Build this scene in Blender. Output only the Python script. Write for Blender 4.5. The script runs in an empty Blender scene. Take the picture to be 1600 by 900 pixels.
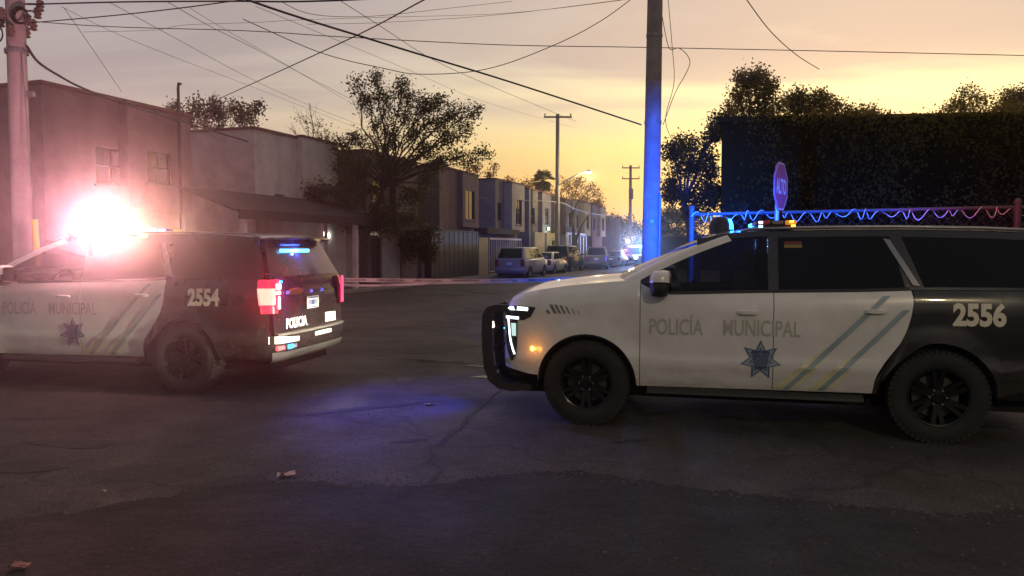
import bpy, bmesh, math, random
from math import sin, cos, pi, radians, sqrt, atan, atan2, exp
from mathutils import Vector, Matrix

sc = bpy.context.scene
COL = sc.collection
rnd = random.Random(7)

# ------------------------------------------------------------------ camera
F, CX, CY, YH, CAMH = 1200.0, 800.0, 450.0, 388.0, 1.7
PITCH = atan((CY - YH) / F)
cam_d = bpy.data.cameras.new("camera")
cam_d.sensor_width = 36.0
cam_d.lens = 36.0 * F / 1600.0
cam_d.clip_start = 0.05
cam_d.clip_end = 3000
cam = bpy.data.objects.new("camera", cam_d)
COL.objects.link(cam)
cam.location = (0, 0, CAMH)
cam.rotation_euler = (pi / 2 - PITCH, 0, 0)
sc.camera = cam

# ------------------------------------------------------------------ colour management
sc.view_settings.view_transform = 'Standard'
sc.view_settings.look = 'None'
sc.view_settings.exposure = 0.0
sc.view_settings.gamma = 1.0
sc.render.engine = 'CYCLES'
cy = sc.cycles
cy.use_denoising = True
cy.max_bounces = 6
cy.diffuse_bounces = 2
cy.glossy_bounces = 3
cy.transmission_bounces = 4
cy.transparent_max_bounces = 8
cy.volume_bounces = 0
cy.sample_clamp_indirect = 4.0
cy.caustics_reflective = False
cy.caustics_refractive = False

# ------------------------------------------------------------------ world: dusk sky
SUN_AZ = radians(25.0)      # clockwise from the view axis
SUN_EL = radians(1.5)
SUN_H = Vector((sin(SUN_AZ), cos(SUN_AZ), 0))
w = bpy.data.worlds.new("World")
sc.world = w
w.use_nodes = True
nt = w.node_tree
nt.nodes.clear()


def N(t, **kw):
    n = nt.nodes.new(t)
    for k, v in kw.items():
        setattr(n, k, v)
    return n


def mth(op, a, b=None, c=None, clamp=False):
    n = N('ShaderNodeMath', operation=op)
    n.use_clamp = clamp
    for i, v in enumerate((a, b, c)):
        if v is None:
            continue
        if isinstance(v, (int, float)):
            n.inputs[i].default_value = v
        else:
            nt.links.new(v, n.inputs[i])
    return n.outputs[0]


def ramp(fac, stops):
    n = N('ShaderNodeValToRGB')
    e = n.color_ramp.elements
    while len(e) < len(stops):
        e.new(0.5)
    for el, (p, c) in zip(e, stops):
        el.position = p
        el.color = (c[0], c[1], c[2], 1)
    nt.links.new(fac, n.inputs[0])
    return n.outputs[0]


def mixc(fac, a, b, mode='MIX'):
    n = N('ShaderNodeMix', data_type='RGBA', blend_type=mode)
    if isinstance(fac, (int, float)):
        n.inputs[0].default_value = fac
    else:
        nt.links.new(fac, n.inputs[0])
    for idx, v in ((6, a), (7, b)):
        if isinstance(v, tuple):
            n.inputs[idx].default_value = (*v, 1)
        else:
            nt.links.new(v, n.inputs[idx])
    return n.outputs[2]


tc = N('ShaderNodeTexCoord')
sep = N('ShaderNodeSeparateXYZ')
nt.links.new(tc.outputs['Generated'], sep.inputs[0])
dx, dy, dz = sep.outputs
el = mth('MAXIMUM', dz, 0.0)
hl = mth('SQRT', mth('MAXIMUM', mth('SUBTRACT', 1.0, mth('MULTIPLY', dz, dz)), 1e-4))
ca = mth('DIVIDE', mth('ADD', mth('MULTIPLY', dx, SUN_H.x), mth('MULTIPLY', dy, SUN_H.y)), hl)
cap = mth('MAXIMUM', ca, 0.0)
m = mth('POWER', cap, 4.5)
sunside = ramp(el, [(0.0, (.66, .24, .05)), (.05, (.93, .43, .075)), (.085, (1.0, .57, .11)), (.12, (1.0, .71, .19)), (.17, (1.0, .81, .40)),
                    (.235, (.82, .67, .46)), (.30, (.62, .51, .44)), (.45, (.45, .39, .41)), (1.0, (.2, .21, .26))])
away = ramp(el, [(0.0, (.38, .23, .17)), (.08, (.45, .305, .25)), (.15, (.43, .335, .315)), (.22, (.36, .305, .315)), (.30, (.29, .255, .285)),
                 (.45, (.25, .235, .275)), (1.0, (.2, .21, .26))])
back = ramp(el, [(0.0, (.10, .085, .09)), (.2, (.13, .12, .13)), (.5, (.15, .15, .17)), (1.0, (.2, .21, .26))])
mb = mth('MULTIPLY_ADD', ca, 0.62, 0.62, clamp=True)
side = mixc(mb, back, away)
base = mixc(m, side, sunside)
# a hot glow round the place where the sun went down
glow = mth('MULTIPLY', mth('POWER', cap, 28.0), mth('POWER', mth('SUBTRACT', 1.0, el), 5.0))
base = mixc(mth('MULTIPLY', glow, 0.85), base, (1.7, 1.38, .66))
# streaky cloud deck
cmap = N('ShaderNodeCombineXYZ')
inv = mth('DIVIDE', 1.0, mth('ADD', el, 0.10))
nt.links.new(mth('MULTIPLY', dx, inv), cmap.inputs[0])
nt.links.new(mth('MULTIPLY', dy, inv), cmap.inputs[1])
mp = N('ShaderNodeMapping')
mp.inputs['Rotation'].default_value = (0, 0, radians(-14))
mp.inputs['Scale'].default_value = (0.55, 1.5, 1.0)
mp.inputs['Location'].default_value = (1.9, 4.4, 0)
nt.links.new(cmap.outputs[0], mp.inputs[0])
ns = N('ShaderNodeTexNoise')
ns.inputs['Scale'].default_value = 0.95
ns.inputs['Detail'].default_value = 6
ns.inputs['Roughness'].default_value = 0.52
ns.inputs['Distortion'].default_value = 0.5
nt.links.new(mp.outputs[0], ns.inputs['Vector'])
cl = ramp(mth('MULTIPLY_ADD', el, .30, ns.outputs['Fac']), [(.46, (0, 0, 0)), (.64, (1, 1, 1))])
cloudcol = mixc(m, mixc(mb, (.12, .115, .13), (.29, .245, .26)), (.63, .475, .365))
cfade = mth('MULTIPLY', mth('MULTIPLY_ADD', el, 6.5, -0.52, clamp=True), 1.0)
base = mixc(mth('MULTIPLY', cl, cfade), base, cloudcol)
sky = N('ShaderNodeTexSky', sky_type='NISHITA')
sky.sun_disc = False
sky.sun_elevation = SUN_EL
sky.sun_rotation = SUN_AZ
sky.dust_density = 3.0
bg1 = N('ShaderNodeBackground')
nt.links.new(base, bg1.inputs[0])
bg1.inputs[1].default_value = 1.14
bg2 = N('ShaderNodeBackground')
nt.links.new(sky.outputs[0], bg2.inputs[0])
bg2.inputs[1].default_value = 0.03
add = N('ShaderNodeAddShader')
nt.links.new(bg1.outputs[0], add.inputs[0])
nt.links.new(bg2.outputs[0], add.inputs[1])
out = N('ShaderNodeOutputWorld')
nt.links.new(add.outputs[0], out.inputs[0])

# ------------------------------------------------------------------ sun: last light from below the roofs
sl = bpy.data.lights.new("sun", 'SUN')
sl.energy = 0.10
sl.angle = radians(12)
sl.color = (1.0, .62, .32)
so = bpy.data.objects.new("sun", sl)
COL.objects.link(so)
so.rotation_euler = (pi / 2 - SUN_EL, 0, pi - SUN_AZ)

HAZE = 0.0008
HAZE_G = 0.94
# ------------------------------------------------------------------ helpers
ANG = radians(71.0)          # local x runs up the side street, local y to its left
GU = Vector((cos(ANG), sin(ANG), 0))
GV = Vector((-sin(ANG), cos(ANG), 0))


def G(u, v, z=0.0):
    p = GU * u + GV * v
    return Vector((p.x, p.y, z))


def at(px, py, Y):
    """the place in the scene at world depth Y that the photograph shows at (px, py)"""
    a = (px - CX) / F
    b = -(py - CY) / F
    d = Vector((a, cos(PITCH) + b * sin(PITCH), -sin(PITCH) + b * cos(PITCH)))
    p = d * (Y / d.y)
    return Vector((p.x, p.y, p.z + CAMH))


def ground_at(px, py):
    a = (px - CX) / F
    b = -(py - CY) / F
    d = Vector((a, cos(PITCH) + b * sin(PITCH), -sin(PITCH) + b * cos(PITCH)))
    p = d * (-CAMH / d.z)
    return Vector((p.x, p.y, 0))


def lerp(a, b, t):
    return a + (b - a) * t


def interp(x, xs, ys):
    if xs[0] > xs[-1]:
        xs, ys = xs[::-1], ys[::-1]
    if x <= xs[0]:
        return ys[0]
    for i in range(1, len(xs)):
        if x <= xs[i]:
            return lerp(ys[i - 1], ys[i], (x - xs[i - 1]) / (xs[i] - xs[i - 1]))
    return ys[-1]


MATS = {}


def mat(name, col, rough=0.6, metal=0.0, var=0.0, vscale=4.0, bump=0.0, bscale=40.0, coat=0.0, spec=0.5,
        emit=None, estr=0.0, dirt=None, dscale=1.5, damount=0.4, alpha=1.0, trans=0.0):
    if name in MATS:
        return MATS[name]
    mm = bpy.data.materials.new(name)
    mm.use_nodes = True
    t = mm.node_tree
    b = t.nodes['Principled BSDF']
    b.inputs['Base Color'].default_value = (*col, 1)
    b.inputs['Roughness'].default_value = rough
    b.inputs['Metallic'].default_value = metal
    b.inputs['Specular IOR Level'].default_value = spec
    b.inputs['Coat Weight'].default_value = coat
    b.inputs['Coat Roughness'].default_value = 0.06
    if trans:
        b.inputs['Transmission Weight'].default_value = trans
    if emit:
        b.inputs['Emission Color'].default_value = (*emit, 1)
        b.inputs['Emission Strength'].default_value = estr
        try:
            mm.cycles.emission_sampling = 'NONE'
        except Exception:
            pass
    co = t.nodes.new('ShaderNodeTexCoord')
    cur = None
    if var > 0:
        n = t.nodes.new('ShaderNodeTexNoise')
        n.inputs['Scale'].default_value = vscale
        n.inputs['Detail'].default_value = 5
        n.inputs['Roughness'].default_value = 0.62
        t.links.new(co.outputs['Object'], n.inputs['Vector'])
        mr = t.nodes.new('ShaderNodeMapRange')
        mr.inputs['From Min'].default_value = 0.3
        mr.inputs['From Max'].default_value = 0.7
        mr.inputs['To Min'].default_value = 1 - var
        mr.inputs['To Max'].default_value = 1 + var
        t.links.new(n.outputs['Fac'], mr.inputs['Value'])
        mx = t.nodes.new('ShaderNodeMix')
        mx.data_type = 'RGBA'
        mx.blend_type = 'MULTIPLY'
        mx.inputs[0].default_value = 1.0
        mx.inputs[6].default_value = (*col, 1)
        t.links.new(mr.outputs[0], mx.inputs[7])
        cur = mx.outputs[2]
        if rough < 0.9:
            rr = t.nodes.new('ShaderNodeMapRange')
            rr.inputs['To Min'].default_value = max(0.02, rough - 0.1 * var / 0.2)
            rr.inputs['To Max'].default_value = min(1, rough + 0.14 * var / 0.2)
            t.links.new(n.outputs['Fac'], rr.inputs['Value'])
            t.links.new(rr.outputs[0], b.inputs['Roughness'])
    if dirt:
        n2 = t.nodes.new('ShaderNodeTexNoise')
        n2.inputs['Scale'].default_value = dscale
        n2.inputs['Detail'].default_value = 8
        n2.inputs['Roughness'].default_value = 0.7
        t.links.new(co.outputs['Object'], n2.inputs['Vector'])
        r2 = t.nodes.new('ShaderNodeMapRange')
        r2.inputs['From Min'].default_value = 0.46
        r2.inputs['From Max'].default_value = 0.72
        r2.inputs['To Max'].default_value = damount
        t.links.new(n2.outputs['Fac'], r2.inputs['Value'])
        m2 = t.nodes.new('ShaderNodeMix')
        m2.data_type = 'RGBA'
        t.links.new(r2.outputs[0], m2.inputs[0])
        if cur is not None:
            t.links.new(cur, m2.inputs[6])
        else:
            m2.inputs[6].default_value = (*col, 1)
        m2.inputs[7].default_value = (*dirt, 1)
        cur = m2.outputs[2]
    if cur is not None:
        t.links.new(cur, b.inputs['Base Color'])
    if bump > 0:
        nb = t.nodes.new('ShaderNodeTexNoise')
        nb.inputs['Scale'].default_value = bscale
        nb.inputs['Detail'].default_value = 4
        t.links.new(co.outputs['Object'], nb.inputs['Vector'])
        bu = t.nodes.new('ShaderNodeBump')
        bu.inputs['Strength'].default_value = bump
        bu.inputs['Distance'].default_value = 0.02
        t.links.new(nb.outputs['Fac'], bu.inputs['Height'])
        t.links.new(bu.outputs[0], b.inputs['Normal'])
    MATS[name] = mm
    return mm


class MB:
    """collects faces, then links them as ONE mesh object"""

    def __init__(self):
        self.v, self.f, self.mi = [], [], []
        self.M = None
        self.k = 0

    def add(self, vs, fs):
        o = len(self.v)
        for p in vs:
            p = Vector(p)
            if self.M is not None:
                p = self.M @ p
            self.v.append((p.x, p.y, p.z))
        for f in fs:
            self.f.append([i + o for i in f])
            self.mi.append(self.k)
        return self

    def box(self, x0, x1, y0, y1, z0, z1):
        return self.add([(x0, y0, z0), (x1, y0, z0), (x1, y1, z0), (x0, y1, z0), (x0, y0, z1), (x1, y0, z1), (x1, y1, z1), (x0, y1, z1)],
                        [(0, 3, 2, 1), (4, 5, 6, 7), (0, 1, 5, 4), (1, 2, 6, 5), (2, 3, 7, 6), (3, 0, 4, 7)])

    def bbox(self, x0, x1, y0, y1, z0, z1, c=0.02):
        """box with chamfered vertical and top edges"""
        c = min(c, (x1 - x0) * .4, (y1 - y0) * .4, (z1 - z0) * .4)
        ring = lambda i, z: [(x0 + c + i, y0 + i, z), (x1 - c - i, y0 + i, z), (x1 - i, y0 + c + i, z), (x1 - i, y1 - c - i, z),
                             (x1 - c - i, y1 - i, z), (x0 + c + i, y1 - i, z), (x0 + i, y1 - c - i, z), (x0 + i, y0 + c + i, z)]
        rs = [ring(c * .5, z0), ring(0, z0 + c), ring(0, z1 - c), ring(c * .5, z1)]
        vs = [p for r in rs for p in r]
        fs = [tuple(range(7, -1, -1)), tuple(range(24, 32))]
        for k in range(3):
            for i in range(8):
                j = (i + 1) % 8
                fs.append((k * 8 + i, k * 8 + j, k * 8 + 8 + j, k * 8 + 8 + i))
        return self.add(vs, fs)

    def grid(self, P, close=False):
        n, mcol = len(P), len(P[0])
        vs = [p for r in P for p in r]
        fs = []
        for i in range(n - 1):
            for j in range(mcol - 1 + (1 if close else 0)):
                k = (j + 1) % mcol
                fs.append((i * mcol + j, i * mcol + k, (i + 1) * mcol + k, (i + 1) * mcol + j))
        return self.add(vs, fs)

    def shell(self, P, off):
        """grid with a rim turned inward by the vector off (or a function of the point)"""
        self.grid(P)
        o = off if callable(off) else (lambda p: Vector(off))
        n, mcol = len(P), len(P[0])
        loop = [P[i][0] for i in range(n)] + [P[n - 1][j] for j in range(1, mcol)] + [P[i][mcol - 1] for i in range(n - 2, -1, -1)] + [P[0][j] for j in range(mcol - 2, 0, -1)]
        inn = [tuple(Vector(p) + o(p)) for p in loop]
        self.grid([loop + [loop[0]], inn + [inn[0]]])
        return self

    def tube(self, path, r, n=8, cap=True):
        path = [Vector(p) for p in path]
        rs = r if isinstance(r, (list, tuple)) else [r] * len(path)
        rings = []
        ref = None
        for i, p in enumerate(path):
            if i == 0:
                t = path[1] - path[0]
            elif i == len(path) - 1:
                t = path[-1] - path[-2]
            else:
                t = (path[i + 1] - path[i]).normalized() + (path[i] - path[i - 1]).normalized()
            if t.length < 1e-9:
                t = Vector((0, 0, 1))
            t.normalize()
            if ref is None:
                ref = Vector((0, 0, 1)) if abs(t.z) < .9 else Vector((1, 0, 0))
            a = t.cross(ref)
            if a.length < 1e-6:
                a = t.cross(Vector((0, 1, 0)))
            a.normalize()
            b = a.cross(t).normalized()
            ref = b
            rings.append([tuple(p + (a * cos(2 * pi * k / n) + b * sin(2 * pi * k / n)) * rs[i]) for k in range(n)])
        self.grid(rings, close=True)
        if cap:
            self.add(rings[0], [tuple(range(n))])
            self.add(rings[-1], [tuple(range(n - 1, -1, -1))])
        return self

    def lathe(self, prof, n=24, axis='z', c=(0, 0, 0)):
        rings = []
        for (r, h) in prof:
            ring = []
            for k in range(n):
                a = 2 * pi * k / n
                x, y = r * cos(a), r * sin(a)
                if axis == 'z':
                    q = (x, y, h)
                elif axis == 'y':
                    q = (x, h, y)
                else:
                    q = (h, x, y)
                ring.append((q[0] + c[0], q[1] + c[1], q[2] + c[2]))
            rings.append(ring)
        self.grid(rings, close=True)
        return self

    def prism(self, poly, d):
        """poly: list of 3D points, extruded by vector d"""
        d = Vector(d)
        n = len(poly)
        a = [Vector(p) for p in poly]
        self.add([tuple(p) for p in a] + [tuple(p + d) for p in a],
                 [tuple(range(n)), tuple(range(2 * n - 1, n - 1, -1))] + [(i, (i + 1) % n, n + (i + 1) % n, n + i) for i in range(n)])
        return self

    def build(self, name, mats, parent=None, smooth=None, recalc=True):
        me = bpy.data.meshes.new(name)
        me.from_pydata(self.v, [], self.f)
        if not isinstance(mats, (list, tuple)):
            mats = [mats]
        for x in mats:
            me.materials.append(x)
        if len(mats) > 1:
            me.polygons.foreach_set('material_index', self.mi)
        if recalc:
            bm = bmesh.new()
            bm.from_mesh(me)
            bmesh.ops.remove_doubles(bm, verts=bm.verts, dist=1e-5)
            bmesh.ops.recalc_face_normals(bm, faces=bm.faces)
            bm.to_mesh(me)
            bm.free()
        if smooth:
            me.polygons.foreach_set('use_smooth', [True] * len(me.polygons))
            me.set_sharp_from_angle(angle=radians(smooth))
        me.update()
        o = bpy.data.objects.new(name, me)
        COL.objects.link(o)
        if parent is not None:
            o.parent = parent
        return o


def tag(o, label=None, cat=None, group=None, kind=None):
    if label:
        o['label'] = label
    if cat:
        o['category'] = cat
    if group:
        o['group'] = group
    if kind:
        o['kind'] = kind
    return o


def empty(name, loc=(0, 0, 0), rz=0.0, **kw):
    o = bpy.data.objects.new(name, None)
    o.empty_display_size = 0.3
    COL.objects.link(o)
    o.location = loc
    o.rotation_euler = (0, 0, rz)
    tag(o, **kw)
    return o


def lamp(name, kind, loc, energy, col, parent=None, size=0.05, rot=None, spot=None, blend=0.3):
    l = bpy.data.lights.new(name, kind)
    l.energy = energy
    l.color = col
    if kind in ('POINT', 'SPOT'):
        l.shadow_soft_size = size
    if kind == 'SPOT':
        l.spot_size = spot
        l.spot_blend = blend
    if kind == 'AREA':
        l.shape = 'RECTANGLE'
        l.size, l.size_y = size
    o = bpy.data.objects.new(name, l)
    COL.objects.link(o)
    o.location = loc
    if rot is not None:
        o.rotation_euler = rot
    if parent is not None:
        o.parent = parent
    return o


def aim(frm, to):
    d = Vector(to) - Vector(frm)
    return d.to_track_quat('-Z', 'Y').to_euler()


def text_mesh(s, size=1.0, bold=0.0, sx=1.0):
    cu = bpy.data.curves.new('t', 'FONT')
    cu.body = s
    cu.size = size
    cu.offset = bold
    cu.resolution_u = 3
    o = bpy.data.objects.new('t', cu)
    COL.objects.link(o)
    bpy.context.view_layer.update()
    dg = bpy.context.evaluated_depsgraph_get()
    me = o.evaluated_get(dg).to_mesh()
    vs = [(v.co.x * sx, v.co.y) for v in me.vertices]
    fs = [tuple(p.vertices) for p in me.polygons]
    o.evaluated_get(dg).to_mesh_clear()
    bpy.data.objects.remove(o)
    bpy.data.curves.remove(cu)
    x0 = min(v[0] for v in vs)
    y0 = min(v[1] for v in vs)
    vs = [(a - x0, b - y0) for a, b in vs]
    return vs, fs, max(v[0] for v in vs), max(v[1] for v in vs)


# ------------------------------------------------------------------ materials
M_WHITE = mat('white_paint', (.74, .73, .70), rough=.28, coat=.6, var=.05, vscale=3, dirt=(.42, .38, .31), dscale=2.2, damount=.35)
M_BLACKP = mat('black_paint', (.012, .012, .013), rough=.24, coat=.7, var=.2, vscale=3, dirt=(.06, .053, .045), dscale=1.6, damount=.35)


def add_dust(mm, col, amount):
    t = mm.node_tree
    b = t.nodes['Principled BSDF']
    co = t.nodes.new('ShaderNodeTexCoord')
    sp = t.nodes.new('ShaderNodeSeparateXYZ')
    t.links.new(co.outputs['Object'], sp.inputs[0])
    mr = t.nodes.new('ShaderNodeMapRange')
    for i, v in enumerate((.40, .82, 1.0, 0.0)):
        mr.inputs[i + 1].default_value = v
    t.links.new(sp.outputs[2], mr.inputs[0])
    n = t.nodes.new('ShaderNodeTexNoise')
    n.inputs['Scale'].default_value = 7
    n.inputs['Detail'].default_value = 7
    n.inputs['Roughness'].default_value = .7
    mp_ = t.nodes.new('ShaderNodeMapping')
    mp_.inputs['Scale'].default_value = (.5, 1, 1.6)
    t.links.new(co.outputs['Object'], mp_.inputs[0])
    t.links.new(mp_.outputs[0], n.inputs['Vector'])
    m1 = t.nodes.new('ShaderNodeMapRange')
    for i, v in enumerate((.36, .66, .15, 1.0)):
        m1.inputs[i + 1].default_value = v
    t.links.new(n.outputs['Fac'], m1.inputs[0])
    mu = t.nodes.new('ShaderNodeMath')
    mu.operation = 'MULTIPLY'
    t.links.new(mr.outputs[0], mu.inputs[0])
    t.links.new(m1.outputs[0], mu.inputs[1])
    mu2 = t.nodes.new('ShaderNodeMath')
    mu2.operation = 'MULTIPLY'
    mu2.inputs[1].default_value = amount
    t.links.new(mu.outputs[0], mu2.inputs[0])
    mx = t.nodes.new('ShaderNodeMix')
    mx.data_type = 'RGBA'
    t.links.new(mu2.outputs[0], mx.inputs[0])
    t.links.new(b.inputs['Base Color'].links[0].from_socket, mx.inputs[6])
    mx.inputs[7].default_value = (*col, 1)
    t.links.new(mx.outputs[2], b.inputs['Base Color'])
    inv_ = t.nodes.new('ShaderNodeMapRange')
    for i, v in enumerate((0, 1, b.inputs['Coat Weight'].default_value, .05)):
        inv_.inputs[i + 1].default_value = v
    t.links.new(mu2.outputs[0], inv_.inputs[0])
    t.links.new(inv_.outputs[0], b.inputs['Coat Weight'])


add_dust(M_WHITE, (.30, .25, .19), .55)
add_dust(M_BLACKP, (.085, .072, .058), .6)
M_TRIM = mat('black_trim', (.016, .016, .016), rough=.55, var=.2, vscale=8)
M_RUBBER = mat('rubber', (.014, .0135, .013), rough=.85, var=.25, vscale=14, dirt=(.04, .036, .03), dscale=6, damount=.5)
M_RIM = mat('rim_dark', (.02, .02, .022), rough=.25, metal=.6, var=.2)
M_CHROME = mat('chrome', (.65, .65, .66), rough=.15, metal=1.0)
M_GREYTRIM = mat('grey_trim', (.26, .26, .28), rough=.3, metal=.6, var=.1)
M_DARK = mat('dark_inside', (.008, .008, .008), rough=.9)
M_GLASSD = mat('tinted_glass', (.004, .004, .005), rough=.03, spec=.28, var=.02)
M_LENSW = mat('clear_lens', (.55, .57, .6), rough=.12, metal=.4)
M_SEAT = mat('seat_cloth', (.05, .048, .045), rough=.9, var=.2)


def emis(name, col, s, base=(.2, .2, .2)):
    return mat(name, base, rough=.3, emit=col, estr=s)


M_LBLUE = emis('led_blue', (.02, .28, 1.0), 9, (.02, .05, .3))
M_LRED = emis('led_red', (1.0, .03, .05), 9, (.4, .02, .02))
M_LHOT = emis('led_white_red', (1.0, .62, .52), 60)
M_LWHITE = emis('led_white', (.85, .95, 1.0), 3.2)
M_AMBER = emis('led_amber', (1.0, .28, .02), 9, (.5, .2, .02))
M_AMBERLOW = emis('amber_lens', (1.0, .36, .04), .5, (.5, .25, .05))
M_TAILHOT = emis('tail_hot', (1.0, .012, .04), 2.4, (.4, .02, .02))
M_TAILCORE = emis('tail_core', (1.0, .42, .30), 1.8, (.4, .02, .02))
M_TAIL = mat('tail_lens', (.25, .012, .015), rough=.15, coat=.5)


def tinted(name, tint, rough=.02):
    """thin tinted glass: part of what is behind shows through"""
    mm = bpy.data.materials.new(name)
    mm.use_nodes = True
    t = mm.node_tree
    b = t.nodes['Principled BSDF']
    b.inputs['Base Color'].default_value = (.008, .008, .009, 1)
    b.inputs['Roughness'].default_value = rough
    tr = t.nodes.new('ShaderNodeBsdfTransparent')
    tr.inputs[0].default_value = (*tint, 1)
    mx = t.nodes.new('ShaderNodeMixShader')
    mx.inputs[0].default_value = .5
    t.links.new(b.outputs[0], mx.inputs[1])
    t.links.new(tr.outputs[0], mx.inputs[2])
    t.links.new(mx.outputs[0], t.nodes['Material Output'].inputs[0])
    return mm


M_GLASSL = tinted('light_tint_glass', (.62, .64, .68))

# ================================================================== GROUND AND ROADS
def ground_material(name, col, speck=.5, patch=.55, rough=.8, crack=True, seed=0.0):
    mm = bpy.data.materials.new(name)
    mm.use_nodes = True
    t = mm.node_tree
    L = t.links.new
    b = t.nodes['Principled BSDF']
    co = t.nodes.new('ShaderNodeTexCoord')
    mpn = t.nodes.new('ShaderNodeMapping')
    mpn.inputs['Location'].default_value = (seed, seed * .7, 0)
    L(co.outputs['Object'], mpn.inputs[0])

    def noise(scale, detail=6, rough=.6, dist=0.0):
        n = t.nodes.new('ShaderNodeTexNoise')
        n.inputs['Scale'].default_value = scale
        n.inputs['Detail'].default_value = detail
        n.inputs['Roughness'].default_value = rough
        n.inputs['Distortion'].default_value = dist
        L(mpn.outputs[0], n.inputs['Vector'])
        return n.outputs['Fac']

    def rng(v, a, bb, c, d):
        n = t.nodes.new('ShaderNodeMapRange')
        for i, x in enumerate((a, bb, c, d)):
            n.inputs[i + 1].default_value = x
        L(v, n.inputs[0])
        return n.outputs[0]

    def mul(a, bb):
        n = t.nodes.new('ShaderNodeMath')
        n.operation = 'MULTIPLY'
        L(a, n.inputs[0])
        L(bb, n.inputs[1])
        return n.outputs[0]

    v = mul(rng(noise(.28, 5, .62, .6), .3, .7, 1 - patch, 1 + patch), rng(noise(1.7, 7, .68, .4), .3, .7, .72, 1.28))
    v = mul(v, rng(noise(55, 3, .7), .40, .60, 1 - speck, 1 + speck))
    v = mul(v, rng(noise(190, 2, .6), .40, .60, 1 - speck, 1 + speck))
    stain = rng(noise(.75, 7, .66, 1.2), .60, .68, 1.0, .52)
    v = mul(v, stain)
    if crack:
        vo = t.nodes.new('ShaderNodeTexVoronoi')
        vo.feature = 'DISTANCE_TO_EDGE'
        vo.inputs['Scale'].default_value = .42
        wn = t.nodes.new('ShaderNodeTexNoise')
        wn.inputs['Scale'].default_value = 1.3
        wn.inputs['Detail'].default_value = 5
        L(mpn.outputs[0], wn.inputs['Vector'])
        vm = t.nodes.new('ShaderNodeVectorMath')
        vm.operation = 'MULTIPLY_ADD'
        vm.inputs[1].default_value = (1.1, 1.1, 0)
        L(wn.outputs['Color'], vm.inputs[0])
        L(mpn.outputs[0], vm.inputs[2])
        L(vm.outputs[0], vo.inputs['Vector'])
        cr = rng(vo.outputs['Distance'], .003, .014, .62, 1.0)
        brk = rng(noise(.5, 3), .44, .56, 1.0, 0.0)
        mxn = t.nodes.new('ShaderNodeMath')
        mxn.operation = 'MAXIMUM'
        L(cr, mxn.inputs[0])
        L(brk, mxn.inputs[1])
        v = mul(v, mxn.outputs[0])
    mx = t.nodes.new('ShaderNodeMix')
    mx.data_type = 'RGBA'
    mx.blend_type = 'MULTIPLY'
    mx.inputs[0].default_value = 1
    mx.inputs[6].default_value = (*col, 1)
    L(v, mx.inputs[7])
    L(mx.outputs[2], b.inputs['Base Color'])
    L(rng(noise(1.1, 6), .3, .7, rough - .14, rough + .1), b.inputs['Roughness'])
    b.inputs['Specular IOR Level'].default_value = .35
    bu = t.nodes.new('ShaderNodeBump')
    bu.inputs['Strength'].default_value = .55
    bu.inputs['Distance'].default_value = .012
    L(noise(75, 4, .7), bu.inputs['Height'])
    bu2 = t.nodes.new('ShaderNodeBump')
    bu2.inputs['Strength'].default_value = .5
    bu2.inputs['Distance'].default_value = .10
    L(noise(2.2, 6, .6), bu2.inputs['Height'])
    L(bu.outputs[0], bu2.inputs['Normal'])
    L(bu2.outputs[0], b.inputs['Normal'])
    return mm


M_DIRT = ground_material('dusty_ground', (.085, .07, .058), crack=False)
M_ASPH = ground_material('worn_asphalt', (.054, .048, .042))
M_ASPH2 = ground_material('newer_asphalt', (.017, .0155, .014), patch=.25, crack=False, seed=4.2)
M_CONC = ground_material('concrete_walk', (.17, .155, .14), speck=.2, patch=.3, crack=False, seed=2.0)


def sheet(name, pts, z, m, parent=None):
    o = MB().add([(p[0], p[1], z) for p in pts], [tuple(range(len(pts)))]).build(name, m, parent)
    return tag(o, kind='structure')


tag(MB().add([(-150, -45, 0), (150, -45, 0), (150, 170, 0), (-150, 170, 0)], [(0, 1, 2, 3)]).build('ground', M_DIRT), kind='structure')
road1 = sheet('road', [(G(*p).x, G(*p).y) for p in ((-9, -80), (12.2, -80), (12.2, 80), (-9, 80))], .004, M_ASPH)
road2 = sheet('road', [(G(*p).x, G(*p).y) for p in ((12.2, 2.4), (140, 2.4), (140, 15.2), (12.2, 15.2))], .004, M_ASPH)

# newer dark asphalt along the near edge of the crossing, with a ragged border
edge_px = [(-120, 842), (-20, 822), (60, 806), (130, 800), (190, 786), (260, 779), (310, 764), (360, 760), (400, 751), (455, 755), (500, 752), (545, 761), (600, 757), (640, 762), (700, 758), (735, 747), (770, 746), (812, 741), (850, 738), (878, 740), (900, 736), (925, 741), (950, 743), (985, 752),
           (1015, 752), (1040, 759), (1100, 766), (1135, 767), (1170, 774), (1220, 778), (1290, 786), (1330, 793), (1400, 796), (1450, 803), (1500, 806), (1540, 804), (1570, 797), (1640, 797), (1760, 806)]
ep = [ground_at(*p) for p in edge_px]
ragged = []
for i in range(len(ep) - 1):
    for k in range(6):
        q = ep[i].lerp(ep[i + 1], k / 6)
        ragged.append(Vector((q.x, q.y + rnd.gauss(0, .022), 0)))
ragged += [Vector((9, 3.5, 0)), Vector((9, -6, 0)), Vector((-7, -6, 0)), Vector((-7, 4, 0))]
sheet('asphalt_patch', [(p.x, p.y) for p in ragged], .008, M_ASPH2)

# dark tar spot and thin film of water in the dips
M_TAR = mat('tar', (.012, .012, .012), rough=.75, var=.4, vscale=9, bump=.5, bscale=30)
M_WATER = mat('puddle_water', (.012, .011, .010), rough=.16, spec=.9, bump=.10, bscale=9)


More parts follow.
